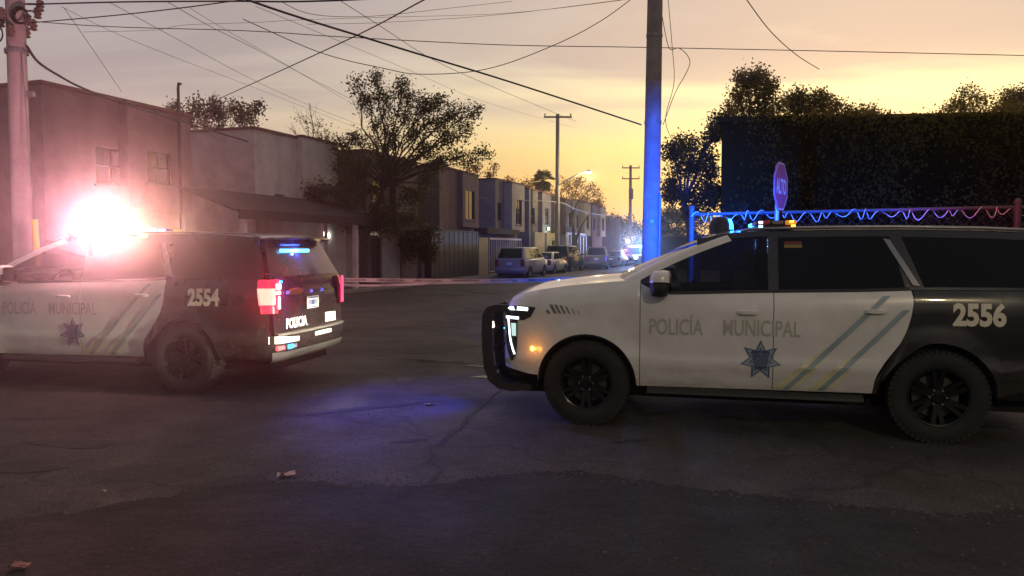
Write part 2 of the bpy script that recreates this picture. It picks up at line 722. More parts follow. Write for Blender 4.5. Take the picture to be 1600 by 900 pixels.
def blob(cx, cy, rx, ry, rot, seed, n=36, rag=.2):
    r = random.Random(seed)
    ph = [r.uniform(0, 6.28) for _ in range(4)]
    pts = []
    for k in range(n):
        a = 2 * pi * k / n
        s = 1 + rag * (.5 * sin(2 * a + ph[0]) + .35 * sin(3 * a + ph[1]) + .25 * sin(5 * a + ph[2]) + .2 * sin(8 * a + ph[3]))
        x, y = rx * s * cos(a), ry * s * sin(a)
        pts.append((cx + x * cos(rot) - y * sin(rot), cy + x * sin(rot) + y * cos(rot)))
    return pts


for i, (px, py, rx, ry) in enumerate(((118, 694, .36, .15), (60, 655, .30, .07), (40, 735, .30, .07), (640, 690, .16, .05), (985, 690, .16, .05), (560, 640, .7, .09), (690, 545, .8, .35))):
    g = ground_at(px, py)
    sheet('tar_patch', blob(g.x, g.y, rx, ry, .1 * i, 40 + i, rag=.35), .0075, M_TAR)
for i, (px, py, rx, ry, ro) in enumerate(((690, 565, .40, .10, .05), (741, 573, .14, .07, 0), (760, 590, .17, .09, .1), (724, 568, .08, .05, .1), (650, 563, .15, .03, 0), (672, 634, .06, .03, 0))):
    g = ground_at(px, py)
    o = MB().add([(p[0], p[1], .0115) for p in blob(g.x, g.y, rx, ry, ro, 10 + i, rag=.45)], [tuple(range(36))]).build('puddle', M_WATER)
    tag(o, kind='structure')
# long crack from the crossing towards the viewer
cpx = [(790, 603), (762, 628), (748, 640), (735, 650), (722, 668), (700, 684), (688, 694), (676, 700), (676, 722), (690, 735), (668, 762)]
cp = [ground_at(*p) for p in cpx]
cm = MB()
L_, R_ = [], []
for i in range(len(cp) - 1):
    for k in range(5):
        q = cp[i].lerp(cp[i + 1], k / 5)
        d = (cp[i + 1] - cp[i]).normalized()
        nn = Vector((-d.y, d.x, 0))
        wd = rnd.uniform(.008, .03)
        q = q + nn * rnd.gauss(0, .015)
        L_.append(tuple(q + nn * wd + Vector((0, 0, .0095))))
        R_.append(tuple(q - nn * wd + Vector((0, 0, .0095))))
tag(cm.grid([L_, R_]).build('road_crack', M_TAR), kind='structure')

# loose grit on the road
r_ = random.Random(77)
gm = MB()
for k in range(900):
    f = r_.random()
    if k < 450:
        q = ragged[int(f * 220)]
        x, y = q.x + r_.gauss(0, .05), q.y + r_.gauss(0, .10)
    else:
        x, y = r_.uniform(-5, 4.5), 3.6 + 6 * r_.random() ** 1.3
    z = r_.uniform(.004, .012)
    a = r_.uniform(0, 3)
    pts = [(x + z * 1.3 * cos(a + j * 2.09) * r_.uniform(.7, 1.3), y + z * 1.3 * sin(a + j * 2.09) * r_.uniform(.7, 1.3), .008) for j in range(3)]
    gm.add(pts + [(x, y, .008 + z)], [(0, 1, 3), (1, 2, 3), (2, 0, 3)])
tag(gm.build('gravel', mat('grit', (.10, .09, .08), rough=.9, var=.4, vscale=3), recalc=False), kind='stuff')

# pavements with kerbs
M_KERB = mat('kerb_concrete', (.25, .23, .20), rough=.85, var=.3, vscale=3, bump=.3, dirt=(.07, .06, .05), damount=.7)


def pavement(u0, u1, v0, v1):
    p = MB()
    p.box(u0, u1, v0, v1, 0, .13)
    o = p.build('pavement', M_CONC)
    o.rotation_euler = (0, 0, ANG)
    return tag(o, kind='structure')


def kerb_line(u0, u1, v0, v1):
    p = MB()
    L = u1 - u0 if u1 - u0 > v1 - v0 else v1 - v0
    n = int(L / 3.0)
    for i in range(n):
        a, b = i / n, (i + 1) / n
        if u1 - u0 > v1 - v0:
            p.bbox(lerp(u0, u1, a) + .006, lerp(u0, u1, b) - .006, v0, v1, 0, .14, .02)
        else:
            p.bbox(u0, u1, lerp(v0, v1, a) + .006, lerp(v0, v1, b) - .006, 0, .14, .02)
    o = p.build('kerb', M_KERB)
    o.rotation_euler = (0, 0, ANG)
    return tag(o, kind='structure')


pavement(12.4, 120, 15.4, 17.4)
pavement(12.4, 14.4, 17.4, 60)
pavement(12.4, 120, -.2, 2.2)
pavement(12.4, 13.6, -40, -.2)
kerb_line(12.4, 84, 15.2, 15.4)
kerb_line(12.2, 12.4, 15.2, 48)
kerb_line(12.4, 60, 2.2, 2.4)
kerb_line(12.2, 12.4, -30, 2.4)

# ================================================================== POLICE SUV
ARCH_R = .478
AX_R = -3.05
WZ = .406


def zbelt(x):
    return interp(x, [-4.2, -2.9, -2.45, -1.6, -.8, -.5], [1.338, 1.334, 1.314, 1.295, 1.268, 1.262])


def zhood(x):
    return interp(x, [-.52, -.4, -.1, .2, .5, .68, .78, .84], [1.398, 1.395, 1.370, 1.338, 1.292, 1.250, 1.205, 1.15])


def zdoor(x):
    return interp(x, [-.8, -.66, -.50], [zbelt(-.8), 1.29, 1.372]) if x > -.8 else zbelt(x)


def ztop(x):
    return zhood(x) if x > -.5 else zdoor(x)


def side_y(x, z):
    zt = ztop(x)
    n = max(0, min(1.04, (z - .40) / (zt - .40)))
    k = max(0, min(1, (x + .75) / .65))
    y = interp(n, [0, .06, .20, .255, .285, .36, .6, .82, .92, 1.0],
               [.945, .968, .990, 1.003, .996, .985, .995, .992, lerp(.980, .965, k), lerp(.948, .905, k)])
    if x > .1:
        y *= 1 - .10 * ((x - .1) / .72) ** 2
    if x > .68:
        y -= .12 * (1 - sqrt(max(0, 1 - ((x - .68) / .17) ** 2)))
    if x < -3.5:
        y *= 1 - .04 * ((-3.5 - x) / .65) ** 2
    if x < -4.0:
        y -= .10 * (1 - sqrt(max(0, 1 - ((-4.0 - x) / .17) ** 2)))
    for c in (0.0, AX_R):        # flared lips round the wheel arches
        d = sqrt((x - c) ** 2 + (z - WZ) ** 2)
        if .4 < d < .62:
            y += .016 * (1 - abs((d - ARCH_R) / .142)) if d > ARCH_R else .016
    return y


def glass_y(x, z):
    k = max(0, (z - 1.28) / .55)
    y = .945 - .185 * k - .035 * k * k
    if x < -2.8:
        y *= 1 - .06 * ((-2.8 - x) / 1.3) ** 2
    if x > -1.3:
        y *= 1 - .02 * ((x + 1.3) / .8)
    return y


def zroof(x):
    return interp(x, [-1.08, -1.2, -1.35, -1.6, -2.2, -2.8, -3.5, -3.85, -4.04], [1.790, 1.822, 1.843, 1.858, 1.868, 1.868, 1.852, 1.832, 1.80])


def arch_z(x, flo):
    for c in (0.0, AX_R):
        if abs(x - c) < ARCH_R - 1e-6:
            return WZ + sqrt(ARCH_R ** 2 - (x - c) ** 2)
    return flo


def door_rear(z):
    return interp(z, [.40, .55, .66, .78, .88, .98, 1.10, 1.22, 1.30, 1.345], [-2.535, -2.552, -2.60, -2.685, -2.755, -2.800, -2.832, -2.852, -2.850, -2.832])


def panel(xs, za, zb, nz, yf, s, xmap=None):
    """columns at xs, rows between za(x) and zb(x); s = +1 left side, -1 right side"""
    P = []
    for i, x0 in enumerate(xs):
        row = []
        for j in range(nz + 1):
            x, z = x0, .8
            for _ in range(5):
                z = lerp(za(x if j else x0), zb(x), j / nz)
                x = xmap(i, x0, z) if xmap else x0
            row.append((x, s * yf(x, z), z))
        P.append(row)
    return P


def xarch(a, b, c, step=.09, eps=1e-4):
    """columns from a down to b with doubled columns at the ends of the arch round c"""
    xs = []
    x = a
    while x > c + ARCH_R + .02:
        xs.append(x)
        x -= step
    xs += [c + ARCH_R + eps, c + ARCH_R - 2e-5]
    n = 22
    for k in range(1, n):
        xs.append(c + ARCH_R * cos(pi * k / n))
    xs += [c - ARCH_R + 2e-5, c - ARCH_R - eps]
    x = c - ARCH_R - .05
    while x > b + .02:
        xs.append(x)
        x -= step
    xs.append(b)
    return xs


def decal(P2, faces, x0, z0, s, off, yf=side_y, rev=True):
    vs = []
    for a, b in P2:
        x = x0 - a
        z = z0 + b
        vs.append((x, s * (yf(x, z) + off), z))
    return MB().add(vs, faces)


def refine(poly, step=.05):
    """quad strip between two long edges, cut fine enough to follow the door"""
    return poly


M_LETTER = mat('grey_lettering', (.43, .41, .375), rough=.5)
M_NUMBER = mat('number_vinyl', (.74, .70, .56), rough=.45)
M_BADGE = mat('badge_blue_grey', (.11, .15, .22), rough=.4)
M_BADGE2 = mat('badge_light', (.30, .35, .42), rough=.4)
M_BADGE3 = mat('badge_dark', (.05, .075, .15), rough=.4)
M_STRIPEB = mat('stripe_blue', (.28, .36, .39), rough=.45, var=.15)
M_STRIPEY = mat('stripe_yellow', (.66, .62, .38), rough=.45, var=.2)
M_PLATE = mat('plate_white', (.72, .74, .76), rough=.4)
M_PLATEB = mat('plate_print', (.05, .12, .35), rough=.5)
M_RETRO = mat('reflective_white', (.90, .91, .92), rough=.35)
M_SKID = mat('silver_skid', (.25, .245, .235), rough=.4, metal=.3, var=.1)
M_EMBLEM = mat('amber_emblem', (.42, .22, .08), rough=.3, metal=.5)
M_MIRROR = mat('mirror_glass', (.5, .5, .55), rough=.02, metal=1.0)


def star_poly(n, r0, r1, rot=0.0):
    pts = []
    for k in range(2 * n):
        a = pi / 2 + rot + pi * k / n
        r = r0 if k % 2 == 0 else r1
        pts.append((r * cos(a), r * sin(a)))
    return pts


def make_wheel(root, x, s):
    wr = empty('wheel', (x, s * .855, WZ))
    wr.parent = root
    R = WZ
    o = s  # outward
    t = MB()
    prof = [(.245, .115), (.262, .128), (.285, .139), (.32, .146), (.352, .145), (.380, .138), (.396, .124), (.403, .10), (R, .06), (R, 0),
            (R, -.06), (.403, -.10), (.385, -.132), (.33, -.145), (.27, -.13), (.245, -.115)]
    t.lathe([(r, h * o) for r, h in prof], 48, 'y')
    for k in range(52):       # shoulder lugs of an all-terrain tread
        a = 2 * pi * (k + .5) / 52
        for side in (1, -1):
            t.M = Matrix.Rotation(a, 4, 'Y')
            y0, y1 = sorted((side * .137, side * .062))
            t.box(-.019, .019, y0, y1, R - .028, R + .002)
            y0, y1 = sorted((side * .139, side * .120))
            t.box(-.011, .011, y0, y1, R - .05, R - .022)
            t.M = Matrix.Rotation(a + pi / 40, 4, 'Y')
            y0, y1 = sorted((side * .058, side * .004))
            t.box(-.024, .024, y0, y1, R - .02, R + .004)
    t.M = None
    t.build('tyre', M_RUBBER, wr, smooth=35)
    rim = MB()
    rim.lathe([(.248, .112 * o), (.256, .122 * o), (.25, .128 * o), (.238, .122 * o), (.228, .10 * o), (.222, .02 * o), (.222, -.1 * o)], 40, 'y')
    for k in range(6):
        for dd in (-.16, .16):
            a = 2 * pi * k / 6 + dd
            rim.M = Matrix.Rotation(a, 4, 'Y')
            w0, w1 = .022, .017
            yo, yi = .118 * o, .075 * o
            rim.add([(-w0, yo - .02 * o, .05), (w0, yo - .02 * o, .05), (w1, yo, .235), (-w1, yo, .235),
                     (-w0 * 1.3, yi - .02 * o, .05), (w0 * 1.3, yi - .02 * o, .05), (w1 * 1.3, yi, .235), (-w1 * 1.3, yi, .235)],
                    [(0, 1, 2, 3), (4, 7, 6, 5), (0, 3, 7, 4), (1, 5, 6, 2), (2, 6, 7, 3), (0, 4, 5, 1)])
    rim.M = None
    rim.lathe([(0.0, .11 * o), (.045, .11 * o), (.055, .10 * o), (.085, .095 * o), (.095, .06 * o)], 24, 'y')
    rim.build('rim', M_RIM, wr, smooth=30)
    MB().lathe([(.0, .02 * o), (.19, .02 * o), (.2, .0), (.2, -.03 * o), (0, -.03 * o)], 28, 'y').build('brake_disc', mat('brake_metal', (.09, .085, .08), rough=.5, metal=.7), wr, smooth=30)
    for k in range(6):
        a = 2 * pi * k / 6
        n = MB()
        n.lathe([(0, .118 * o), (.009, .117 * o), (.012, .108 * o), (.012, .09 * o)], 8, 'y', c=(.068 * cos(a), 0, .068 * sin(a)))
        n.build('lug_nut', M_CHROME, wr, smooth=40)


def make_police_suv(label, number, loc, yaw, hot):
    root = empty('police_suv', loc, pi - yaw, label=label, cat='police car', group='police SUVs parked across the road')
    zfloor = lambda x: .402 if x > -.6 else .402 + .016 * min(1, (-.6 - x) / 1.9)
    inw = lambda s: (lambda p: Vector((0, -s * .035, 0)))
    # ---- dark inner body, wheel wells, floor
    ch = MB()
    ch.box(-4.05, .72, -.72, .72, .26, .52)
    ch.box(-4.0, -.35, -.86, .86, .52, .93)
    ch.box(-.35, .70, -.5, .5, .52, 1.1)
    for s in (1, -1):
        xs = xarch(.8, -1.6, 0.0)[:-1] + xarch(-1.6, -4.1, AX_R)
        ch.grid(panel(xs, lambda x: arch_z(x, .44), lambda x: min(ztop(x), 1.36) - .03, 6, lambda x, z: side_y(x, z) - .045, s))
        for c in (0.0, AX_R):
            A, B = [], []
            for k in range(25):
                a = pi * k / 24
                x, z = c + (ARCH_R + .012) * cos(a), WZ - .06 + (ARCH_R + .07) * sin(a) if 0 < k < 24 else .34
                A.append((x, s * .955, z))
                B.append((x, s * .58, z))
            ch.grid([A, B])
            ch.add(B, [tuple(range(25))])
    ch.build('chassis', M_DARK, root)
    # ---- running board and lower trim
    for s in (1, -1):
        b = MB()
        pr = [(.93, .405), (.985, .395), (1.03, .375), (1.035, .35), (.98, .335), (.90, .34)]
        b.grid([[(x, s * y, z - .0) for y, z in pr] for x in (-.58, -.62, -1.2, -1.8, -2.4, -2.46)])
        b.build('running_board', M_TRIM, root, smooth=40)
    # ---- front wings, doors, rear quarters
    for s in (1, -1):
        fx = xarch(.835, -.505, 0.0)
        P = panel(fx, lambda x: arch_z(x, .402 if x < 0 else .47 + .06 * max(0, (x - .55) / .3)), lambda x: zhood(x) if x < .8 else zhood(x), 16, side_y, s)
        fo = MB().shell(P, inw(s)).build('front_wing', M_WHITE, root, smooth=50)
        arch = MB()
        A, B, C = [], [], []
        for k in range(33):
            a = pi * k / 32
            x = (ARCH_R - .004) * cos(a)
            z = WZ + (ARCH_R - .004) * sin(a) if 0 < k < 32 else .41
            y = side_y(x * 1.02, min(z + .01, 1.3))
            xi, zi = x * .93, (WZ + (ARCH_R - .04) * sin(a) if 0 < k < 32 else .41)
            A.append((x, s * (y - .012), z))
            B.append((x * .975, s * (y - .018), zi + .018))
            C.append((xi, s * (y - .11), zi))
        arch.grid([A, B, C]).build('arch_lining', M_TRIM, fo, smooth=50)
        if s > 0:
            v = MB()
            for i, (hgt, wd) in enumerate(((.035, .03), (.085, .032), (.085, .026), (.08, .020), (.07, .014), (.05, .010), (.03, .008))):
                x = .365 - i * .05 + (0 if i else .01)
                z = 1.075 + (.0 if i else -.005)
                poly = [(x, z), (x - wd, z), (x - wd + .045 * hgt / .085, z + hgt), (x + .045 * hgt / .085, z + hgt)]
                v.add([(a, s * (side_y(a, b) + .004), b) for a, b in poly], [(0, 1, 2, 3)])
            v.build('wing_graphic', mat('graphic_grey', (.17, .16, .15), rough=.5, var=.4, vscale=20), fo)
            sd = MB()
            sd.bbox(.508, .55, side_y(.53, .72) - .03, side_y(.53, .72) + .012, .70, .745, .012)
            sd.build('marker_lamp', emis('marker_amber', (1.0, .25, .02), 30), fo)
        # front door
        dxs = [-.512 - (1.697 - .512) * k / 16 for k in range(17)]
        P = panel(dxs, zfloor, zdoor, 16, side_y, s)
        d1 = MB().shell(P, inw(s)).build('front_door', M_WHITE, root, smooth=50)
        # rear door
        n = 14
        rxs = [-1.704 - (2.535 - 1.704) * k / n for k in range(n + 1)]
        P = panel(rxs, zfloor, zbelt, 16, side_y, s, xmap=lambda i, x0, z: x0 + (door_rear(z) + 2.535) * (i / n) ** 1.2)
        d2 = MB().shell(P, inw(s)).build('rear_door', M_WHITE, root, smooth=50)
        # rear quarter
        qx = xarch(-2.542, -4.13, AX_R)
        q0, q1 = qx[0], qx[-1]
        P = panel(qx, lambda x: arch_z(x, .42 if x > -3.5 else .42 + .10 * min(1, (-3.52 - x) / .3)), zbelt, 16, side_y, s,
                  xmap=lambda i, x0, z: x0 + (door_rear(z) + 2.535) * max(0, 1 - (q0 - x0) / .5) ** 1.3)
        qo = MB().shell(P, inw(s)).build('rear_quarter', M_BLACKP, root, smooth=50)
        arch = MB()
        A, B, C = [], [], []
        for k in range(33):
            a = pi * k / 32
            x = AX_R + (ARCH_R - .004) * cos(a)
            z = WZ + (ARCH_R - .004) * sin(a) if 0 < k < 32 else .42
            y = side_y(x, z + .01)
            A.append((x, s * (y - .012), z))
            B.append((AX_R + (x - AX_R) * .93, s * (y - .11), z - .035 if 0 < k < 32 else z))
        arch.grid([A, B]).build('arch_lining', M_TRIM, qo, smooth=50)
        # door handles
        for d, hx, hz in ((d1, -1.47, 1.118), (d2, -2.545, 1.146)):
            h = MB()
            y = side_y(hx, hz)
            rows = []
            for k in range(9):
                t = k / 8
                x = hx + .095 - .19 * t
                bul = .038 * min(1, 5 * t, 5 * (1 - t)) ** .5
                hh = .016 + .006 * sin(pi * t)
                yy = side_y(x, hz)
                rows.append([(x, s * (yy - .005), hz - hh), (x, s * (yy + bul), hz - hh * .7), (x, s * (yy + bul), hz + hh * .7), (x, s * (yy - .005), hz + hh)])
            h.grid(rows)
            h.build('handle', M_WHITE, d, smooth=40)
        # belt trim
        b = MB()
        xs = [-.78 - 2.05 * k / 20 for k in range(21)]
        b.grid([[(x, s * (side_y(x, zbelt(x)) - .012), zbelt(x) - .003), (x, s * (side_y(x, zbelt(x)) + .004), zbelt(x) + .004), (x, s * (glass_y(x, zbelt(x) + .03) + .006), zbelt(x) + .028)] for x in xs])
        b.build('belt_trim', M_TRIM, root, smooth=40)
        # front door glass
        aline = lambda x: 1.388 + (-.40 - x) * .553
        ztopg = lambda x: min(zroof(x) - .045, aline(x))
        xs = [-.515 - (1.655 - .515) * k / 18 for k in range(19)]
        P = panel(xs, lambda x: zdoor(x) + .006, ztopg, 8, glass_y, s)
        MB().grid(P).build('window', M_GLASSL, d1, smooth=60)
        # rest of the glasshouse: black framing behind dark glass
        xs = [-1.655 - (4.06 - 1.655) * k / 26 for k in range(27)]
        fl = lambda i, x0, z: x0 if x0 > -3.6 else x0 + (x0 + 3.6) / (-.46) * max(0, (z - 1.36)) * .36
        P = panel(xs, lambda x: zbelt(x) + .004, lambda x: zroof(max(x, -4.03)) + .002, 8, glass_y, s, xmap=fl)
        MB().shell(P, inw(s)).build('window_pillars', M_BLACKP, root, smooth=50)
        xs = [-1.745 - (2.70 - 1.745) * k / 14 for k in range(15)]
        P = panel(xs, lambda x: zbelt(x) + .02, lambda x: zroof(x) - .06, 8, lambda x, z: glass_y(x, z) + .004, s,
                  xmap=lambda i, x0, z: x0 - (1.80 - z) * .22 * (i / 14) ** 2)
        MB().grid(P).build('window', M_GLASSD, d2, smooth=60)
        xs = [-2.80 - (3.86 - 2.80) * k / 12 for k in range(13)]
        P = panel(xs, lambda x: zbelt(x) + .03, lambda x: zroof(x) - .065, 8, lambda x, z: glass_y(x, z) + .004, s,
                  xmap=lambda i, x0, z: x0 - (1.80 - z) * (.34 * (1 - i / 12) - .0) - (0.0 if i < 12 else (1.80 - z) * .22))
        MB().grid(P).build('side_window', M_GLASSD, qo, smooth=60)
        # red over yellow reflection painted as flat colour on the rear door glass
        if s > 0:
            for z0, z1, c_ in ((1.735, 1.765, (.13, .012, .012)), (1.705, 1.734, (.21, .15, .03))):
                MB().add([(x, s * (glass_y(x, z) + .007), z) for x, z in ((-1.80, z0), (-1.955, z0), (-1.955, z1), (-1.80, z1))], [(0, 1, 2, 3)]).build('painted_reflection', mat('reflection_colour_%d' % int(z0 * 1000), c_, rough=.4), d2)
        # slanted grey pillar trim
        t = MB()
        rows = []
        for k in range(9):
            f = k / 8
            x, z = lerp(-2.668, -2.885, f), lerp(1.785, 1.375, f)
            hw = lerp(.030, .034, f)
            y = glass_y(x, z) + .016
            rows.append([(x + hw, s * (y - .014), z + .004), (x + hw * .85, s * y, z + .004), (x - hw * .85, s * y, z - .004), (x - hw, s * (y - .014), z - .004)])
        t.grid(rows).build('pillar_trim', M_GREYTRIM, root, smooth=30)
        # A pillar
        a = MB()
        rows = []
        for k in range(13):
            f = k / 12
            x = lerp(-.36, -1.30, f)
            z = lerp(1.392, 1.822, min(1, f * 1.0)) - .012 * (1 - (2 * f - 1) ** 2) * -2.2
            yo = glass_y(x, z - .03) + .012
            rows.append([(x - .035, s * (yo + .004), z - .052), (x - .012, s * (yo + .006), z - .018), (x + .012, s * (yo - .03), z + .012), (x + .02, s * (yo - .085), z + .016)])
        a.grid(rows).build('windscreen_pillar', M_WHITE, root, smooth=60)
        # door top frame (black) over the front glass
        fr = MB()
        rows = []
        for k in range(16):
            x = lerp(-1.02, -1.66, k / 15)
            z1 = zroof(min(x, -1.1)) + .004
            z0 = ztopg(x) - .004
            rows.append([(x, s * (glass_y(x, z0) + .006), z0), (x, s * (glass_y(x, z1) + .008), max(z1, z0 + .03))])
        fr.grid(rows).build('door_frame', M_BLACKP, d1, smooth=50)
        # roof rail
        rl = MB()
        pts = [(-1.42, s * .66, zroof(-1.42) + .01)] + [(-1.5 - 2.3 * k / 14, s * (.675 - .02 * (k / 14) ** 2), zroof(-1.5 - 2.3 * k / 14) + .026) for k in range(15)] + [(-3.9, s * .64, zroof(-3.9) + .0)]
        rl.tube(pts, .014, 8)
        rl.build('roof_rail', M_GREYTRIM, root, smooth=50)
        # mirror
        mc = MB()
        rows = []
        for k in range(9):
            f = k / 8
            y = .99 + .22 * f
            sc_ = .6 + .4 * sin(pi * (.15 + .7 * f)) if f < 1 else .55
            sc_ = [.72, .92, 1, 1.02, 1.02, 1.0, .97, .86, .55][k]
            cx_, cz_ = -.70 + .015 * f, 1.405
            ring = []
            for (ax, az) in ((.09, -.02), (.085, .035), (.05, .085), (-.03, .095), (-.085, .085), (-.10, .04), (-.10, -.02)):
                ring.append((cx_ + ax * sc_, s * y, cz_ + az * sc_))
            rows.append(ring)
        mc.grid(rows, close=True)
        mc.add(rows[-1], [tuple(range(7))])
        mo = mc.build('mirror', M_WHITE, root, smooth=45)
        ml = MB()
        rows = []
        for k in range(7):
            f = k / 6
            y = .955 + .245 * f
            sc_ = [.8, .95, 1, 1, 1, .92, .6][k]
            ring = []
            for (ax, az) in ((.088, .0), (.095, -.05), (.075, -.12), (.0, -.135), (-.06, -.12), (-.098, -.04), (-.096, .0)):
                ring.append((-.695 + ax * sc_, s * y, 1.383 + az * (sc_ if f > .2 else .8)))
            rows.append(ring)
        ml.grid(rows, close=True)
        ml.add(rows[-1], [tuple(range(7))])
        ml.add(rows[0], [tuple(range(7))])
        ml.build('mirror_base', M_TRIM, mo, smooth=45)
        MB().add([(-.803, s * 1.02, 1.30), (-.803, s * 1.18, 1.30), (-.803, s * 1.18, 1.47), (-.803, s * 1.02, 1.47)], [(0, 1, 2, 3)]).build('mirror_glass', M_MIRROR, mo)
        # headlight
        hd = MB()
        yy = lambda x, z: s * (side_y(x, z) + .006)
        out_ = [(.835, 1.115), (.80, 1.132), (.70, 1.136), (.60, 1.135), (.50, 1.128), (.515, 1.075), (.55, 1.03), (.62, .995), (.68, .985), (.69, .80), (.70, .66), (.735, .60), (.80, .70), (.835, .82)]
        core = [(.78, 1.06), (.66, 1.065)]
        quads = [((.845, 1.132), (.70, 1.138), (.70, 1.0), (.845, .98)), ((.70, 1.138), (.60, 1.137), (.62, .998), (.70, 1.0)), ((.60, 1.137), (.495, 1.128), (.545, 1.035), (.62, .998)),
                 ((.845, .98), (.685, 1.0), (.69, .80), (.845, .80)), ((.845, .80), (.69, .80), (.70, .66), (.80, .68)), ((.80, .68), (.70, .66), (.735, .595), (.76, .60))]
        for qd in quads:
            hd.grid([[(lerp(lerp(qd[0][0], qd[1][0], i / 4), lerp(qd[3][0], qd[2][0], i / 4), j / 4) if False else lerp(lerp(qd[0][0], qd[1][0], i / 4), lerp(qd[3][0], qd[2][0], i / 4), j / 4),
                       0, lerp(lerp(qd[0][1], qd[1][1], i / 4), lerp(qd[3][1], qd[2][1], i / 4), j / 4)) for j in range(5)] for i in range(5)])
        hd.v = [(x, yy(x, z), z) for x, _, z in hd.v]
        ho = hd.build('headlight', M_TRIM, root, smooth=50)

        def strip(pts, wdt, m, nm):
            q = MB()
            A, B = [], []
            for i, p in enumerate(pts):
                a0, b0 = pts[max(0, i - 1)], pts[min(len(pts) - 1, i + 1)]
                tx, tz = b0[0] - a0[0], b0[1] - a0[1]
                l = sqrt(tx * tx + tz * tz)
                nx_, nz_ = -tz / l * wdt, tx / l * wdt
                for arr, sg in ((A, 1), (B, -1)):
                    x, z = p[0] + nx_ * sg, p[1] + nz_ * sg
                    arr.append((x, s * (side_y(x, z) + .011), z))
            q.grid([A, B]).build(nm, m, ho)
        strip([(.83, 1.105), (.76, 1.11), (.66, 1.112), (.575, 1.108)], .017, M_LWHITE, 'daytime_strip')
        strip([(.82, 1.02), (.76, 1.02), (.67, 1.018)], .013, M_LWHITE, 'daytime_strip')
        strip([(.79, 1.01), (.778, .93), (.772, .85), (.76, .78), (.735, .70), (.715, .66)], .010, M_LWHITE, 'daytime_strip')
        ln = MB()
        ln.add([(x, s * (side_y(x, z) + .010), z) for x, z in ((.755, .965), (.70, .965), (.70, .84), (.745, .84))], [(0, 1, 2, 3)])
        ln.build('lens', emis('low_beam', (.62, .9, .85), .9, (.3, .33, .33)), ho)
        # tail lamp
        tl = MB()
        rows = []
        for k in range(9):
            f = k / 8
            z = lerp(.955, 1.338, f)
            wid = lerp(.12, .20, f)
            xo = lerp(-4.075, -4.03, f)
            xb = -4.205 + .03 * max(0, (z - 1.25) / .1)
            ring = [(xb + .006, .93 - wid), (xb, .93 - wid * .7), (xb, .87), (xb + .022, .905), (xb + .07, .932), (xb + .12, .945), (xo, side_y(xo, z) + .012), (xo, side_y(xo, z) - .01)]
            rows.append([(x, s * y, z) for x, y in ring])
        tl.grid(rows)
        tl.add(rows[0], [tuple(range(8))])
        tl.add(rows[-1], [tuple(range(8))])
        to = tl.build('tail_light', M_TAILHOT if (hot and s > 0) else M_TAIL, root, smooth=45)
        if hot:
            if s > 0:
                core = [[(p[0] - .004, p[1] + .004, p[2]) for p in row[2:7]] for row in rows[2:7]]
                core = [[(p[0] + (.012 if i == 4 else 0), p[1], p[2]) for i, p in enumerate(row)] for row in core]
                MB().grid(core).build('lamp_cell', M_TAILCORE, to, smooth=60)
                for (y0, y1, z0, z1, mm_) in ((.72, .77, 1.30, 1.325, M_LBLUE), (.75, .85, 1.225, 1.29, M_LWHITE), (.76, .84, 1.17, 1.205, M_LHOT2), (.77, .80, 1.0, 1.14, M_LHOT2)):
                    MB().bbox(-4.214, -4.20, y0, y1, z0, z1, .004).build('lamp_cell', mm_, to)
            else:
                MB().bbox(-4.214, -4.19, -.935, -.90, .97, 1.33, .004).build('lamp_cell', emis('tail_dim', (1.0, .05, .16), 2.2), to)
    # ---- bonnet, fascia, grille
    h = MB()
    rows = []
    for i in range(15):
        x = lerp(.85, -.46, i / 14)
        yy_ = side_y(min(x, .83), zhood(x)) - .004
        rows.append([(x + .06 * (1 - (j / 6 - 1) ** 2) * max(0, (x - .3) / .55), yy_ * (1 - j / 6), zhood(x) + (.05 if x < .6 else .05 * (.86 - x) / .26) * (1 - (1 - j / 6) ** 2)
                      + (.016 if 0.28 < 1 - j / 6 < .62 and x < .55 else 0)) for j in range(13)])
    h.grid(rows).build('bonnet', M_WHITE, root, smooth=40)
    fs = MB()
    rows = []
    for i in range(9):
        z = lerp(.50, 1.16, i / 8)
        rows.append([(.838 + .09 * (1 - (2 * j / 12 - 1) ** 2), lerp(.80, -.80, j / 12), z) for j in range(13)])
    fs.grid(rows).build('front_bumper', M_WHITE, root, smooth=50)
    gr = MB()
    rows = []
    for i in range(5):
        z = lerp(.66, 1.08, i / 4)
        rows.append([(.846 + .09 * (1 - (lerp(.7, -.7, j / 12) / .8) ** 2), lerp(.66, -.66, j / 12), z) for j in range(13)])
    gr.grid(rows)
    for k in range(6):
        z = .69 + .07 * k
        gr.grid([[(.866 + .09 * (1 - (lerp(.7, -.7, j / 12) / .8) ** 2), lerp(.66, -.66, j / 12), z + dz_) for j in range(13)] for dz_ in (0, .022)])
    gr.build('grille', M_TRIM, root, smooth=30)
    ws = MB()
    rows = []
    for i in range(9):
        f = i / 8
        x, z = lerp(-.36, -1.20, f), lerp(1.405, 1.832, f)
        hw = lerp(.86, .69, f)
        rows.append([(x + .16 * (1 - (2 * j / 10 - 1) ** 2) * (1 - f * .6), hw * (1 - 2 * j / 10), z + .02 * (1 - (2 * j / 10 - 1) ** 2)) for j in range(11)])
    ws.grid(rows).build('windscreen', M_GLASSL, root, smooth=60)
    cw = MB()
    cw.grid([[(x + .15 * (1 - (2 * j / 10 - 1) ** 2), .86 * (1 - 2 * j / 10), z) for j in range(11)] for x, z in ((-.30, 1.392), (-.42, 1.40))]).build('cowl', M_TRIM, root)
    # roof
    rf = MB()
    rows = []
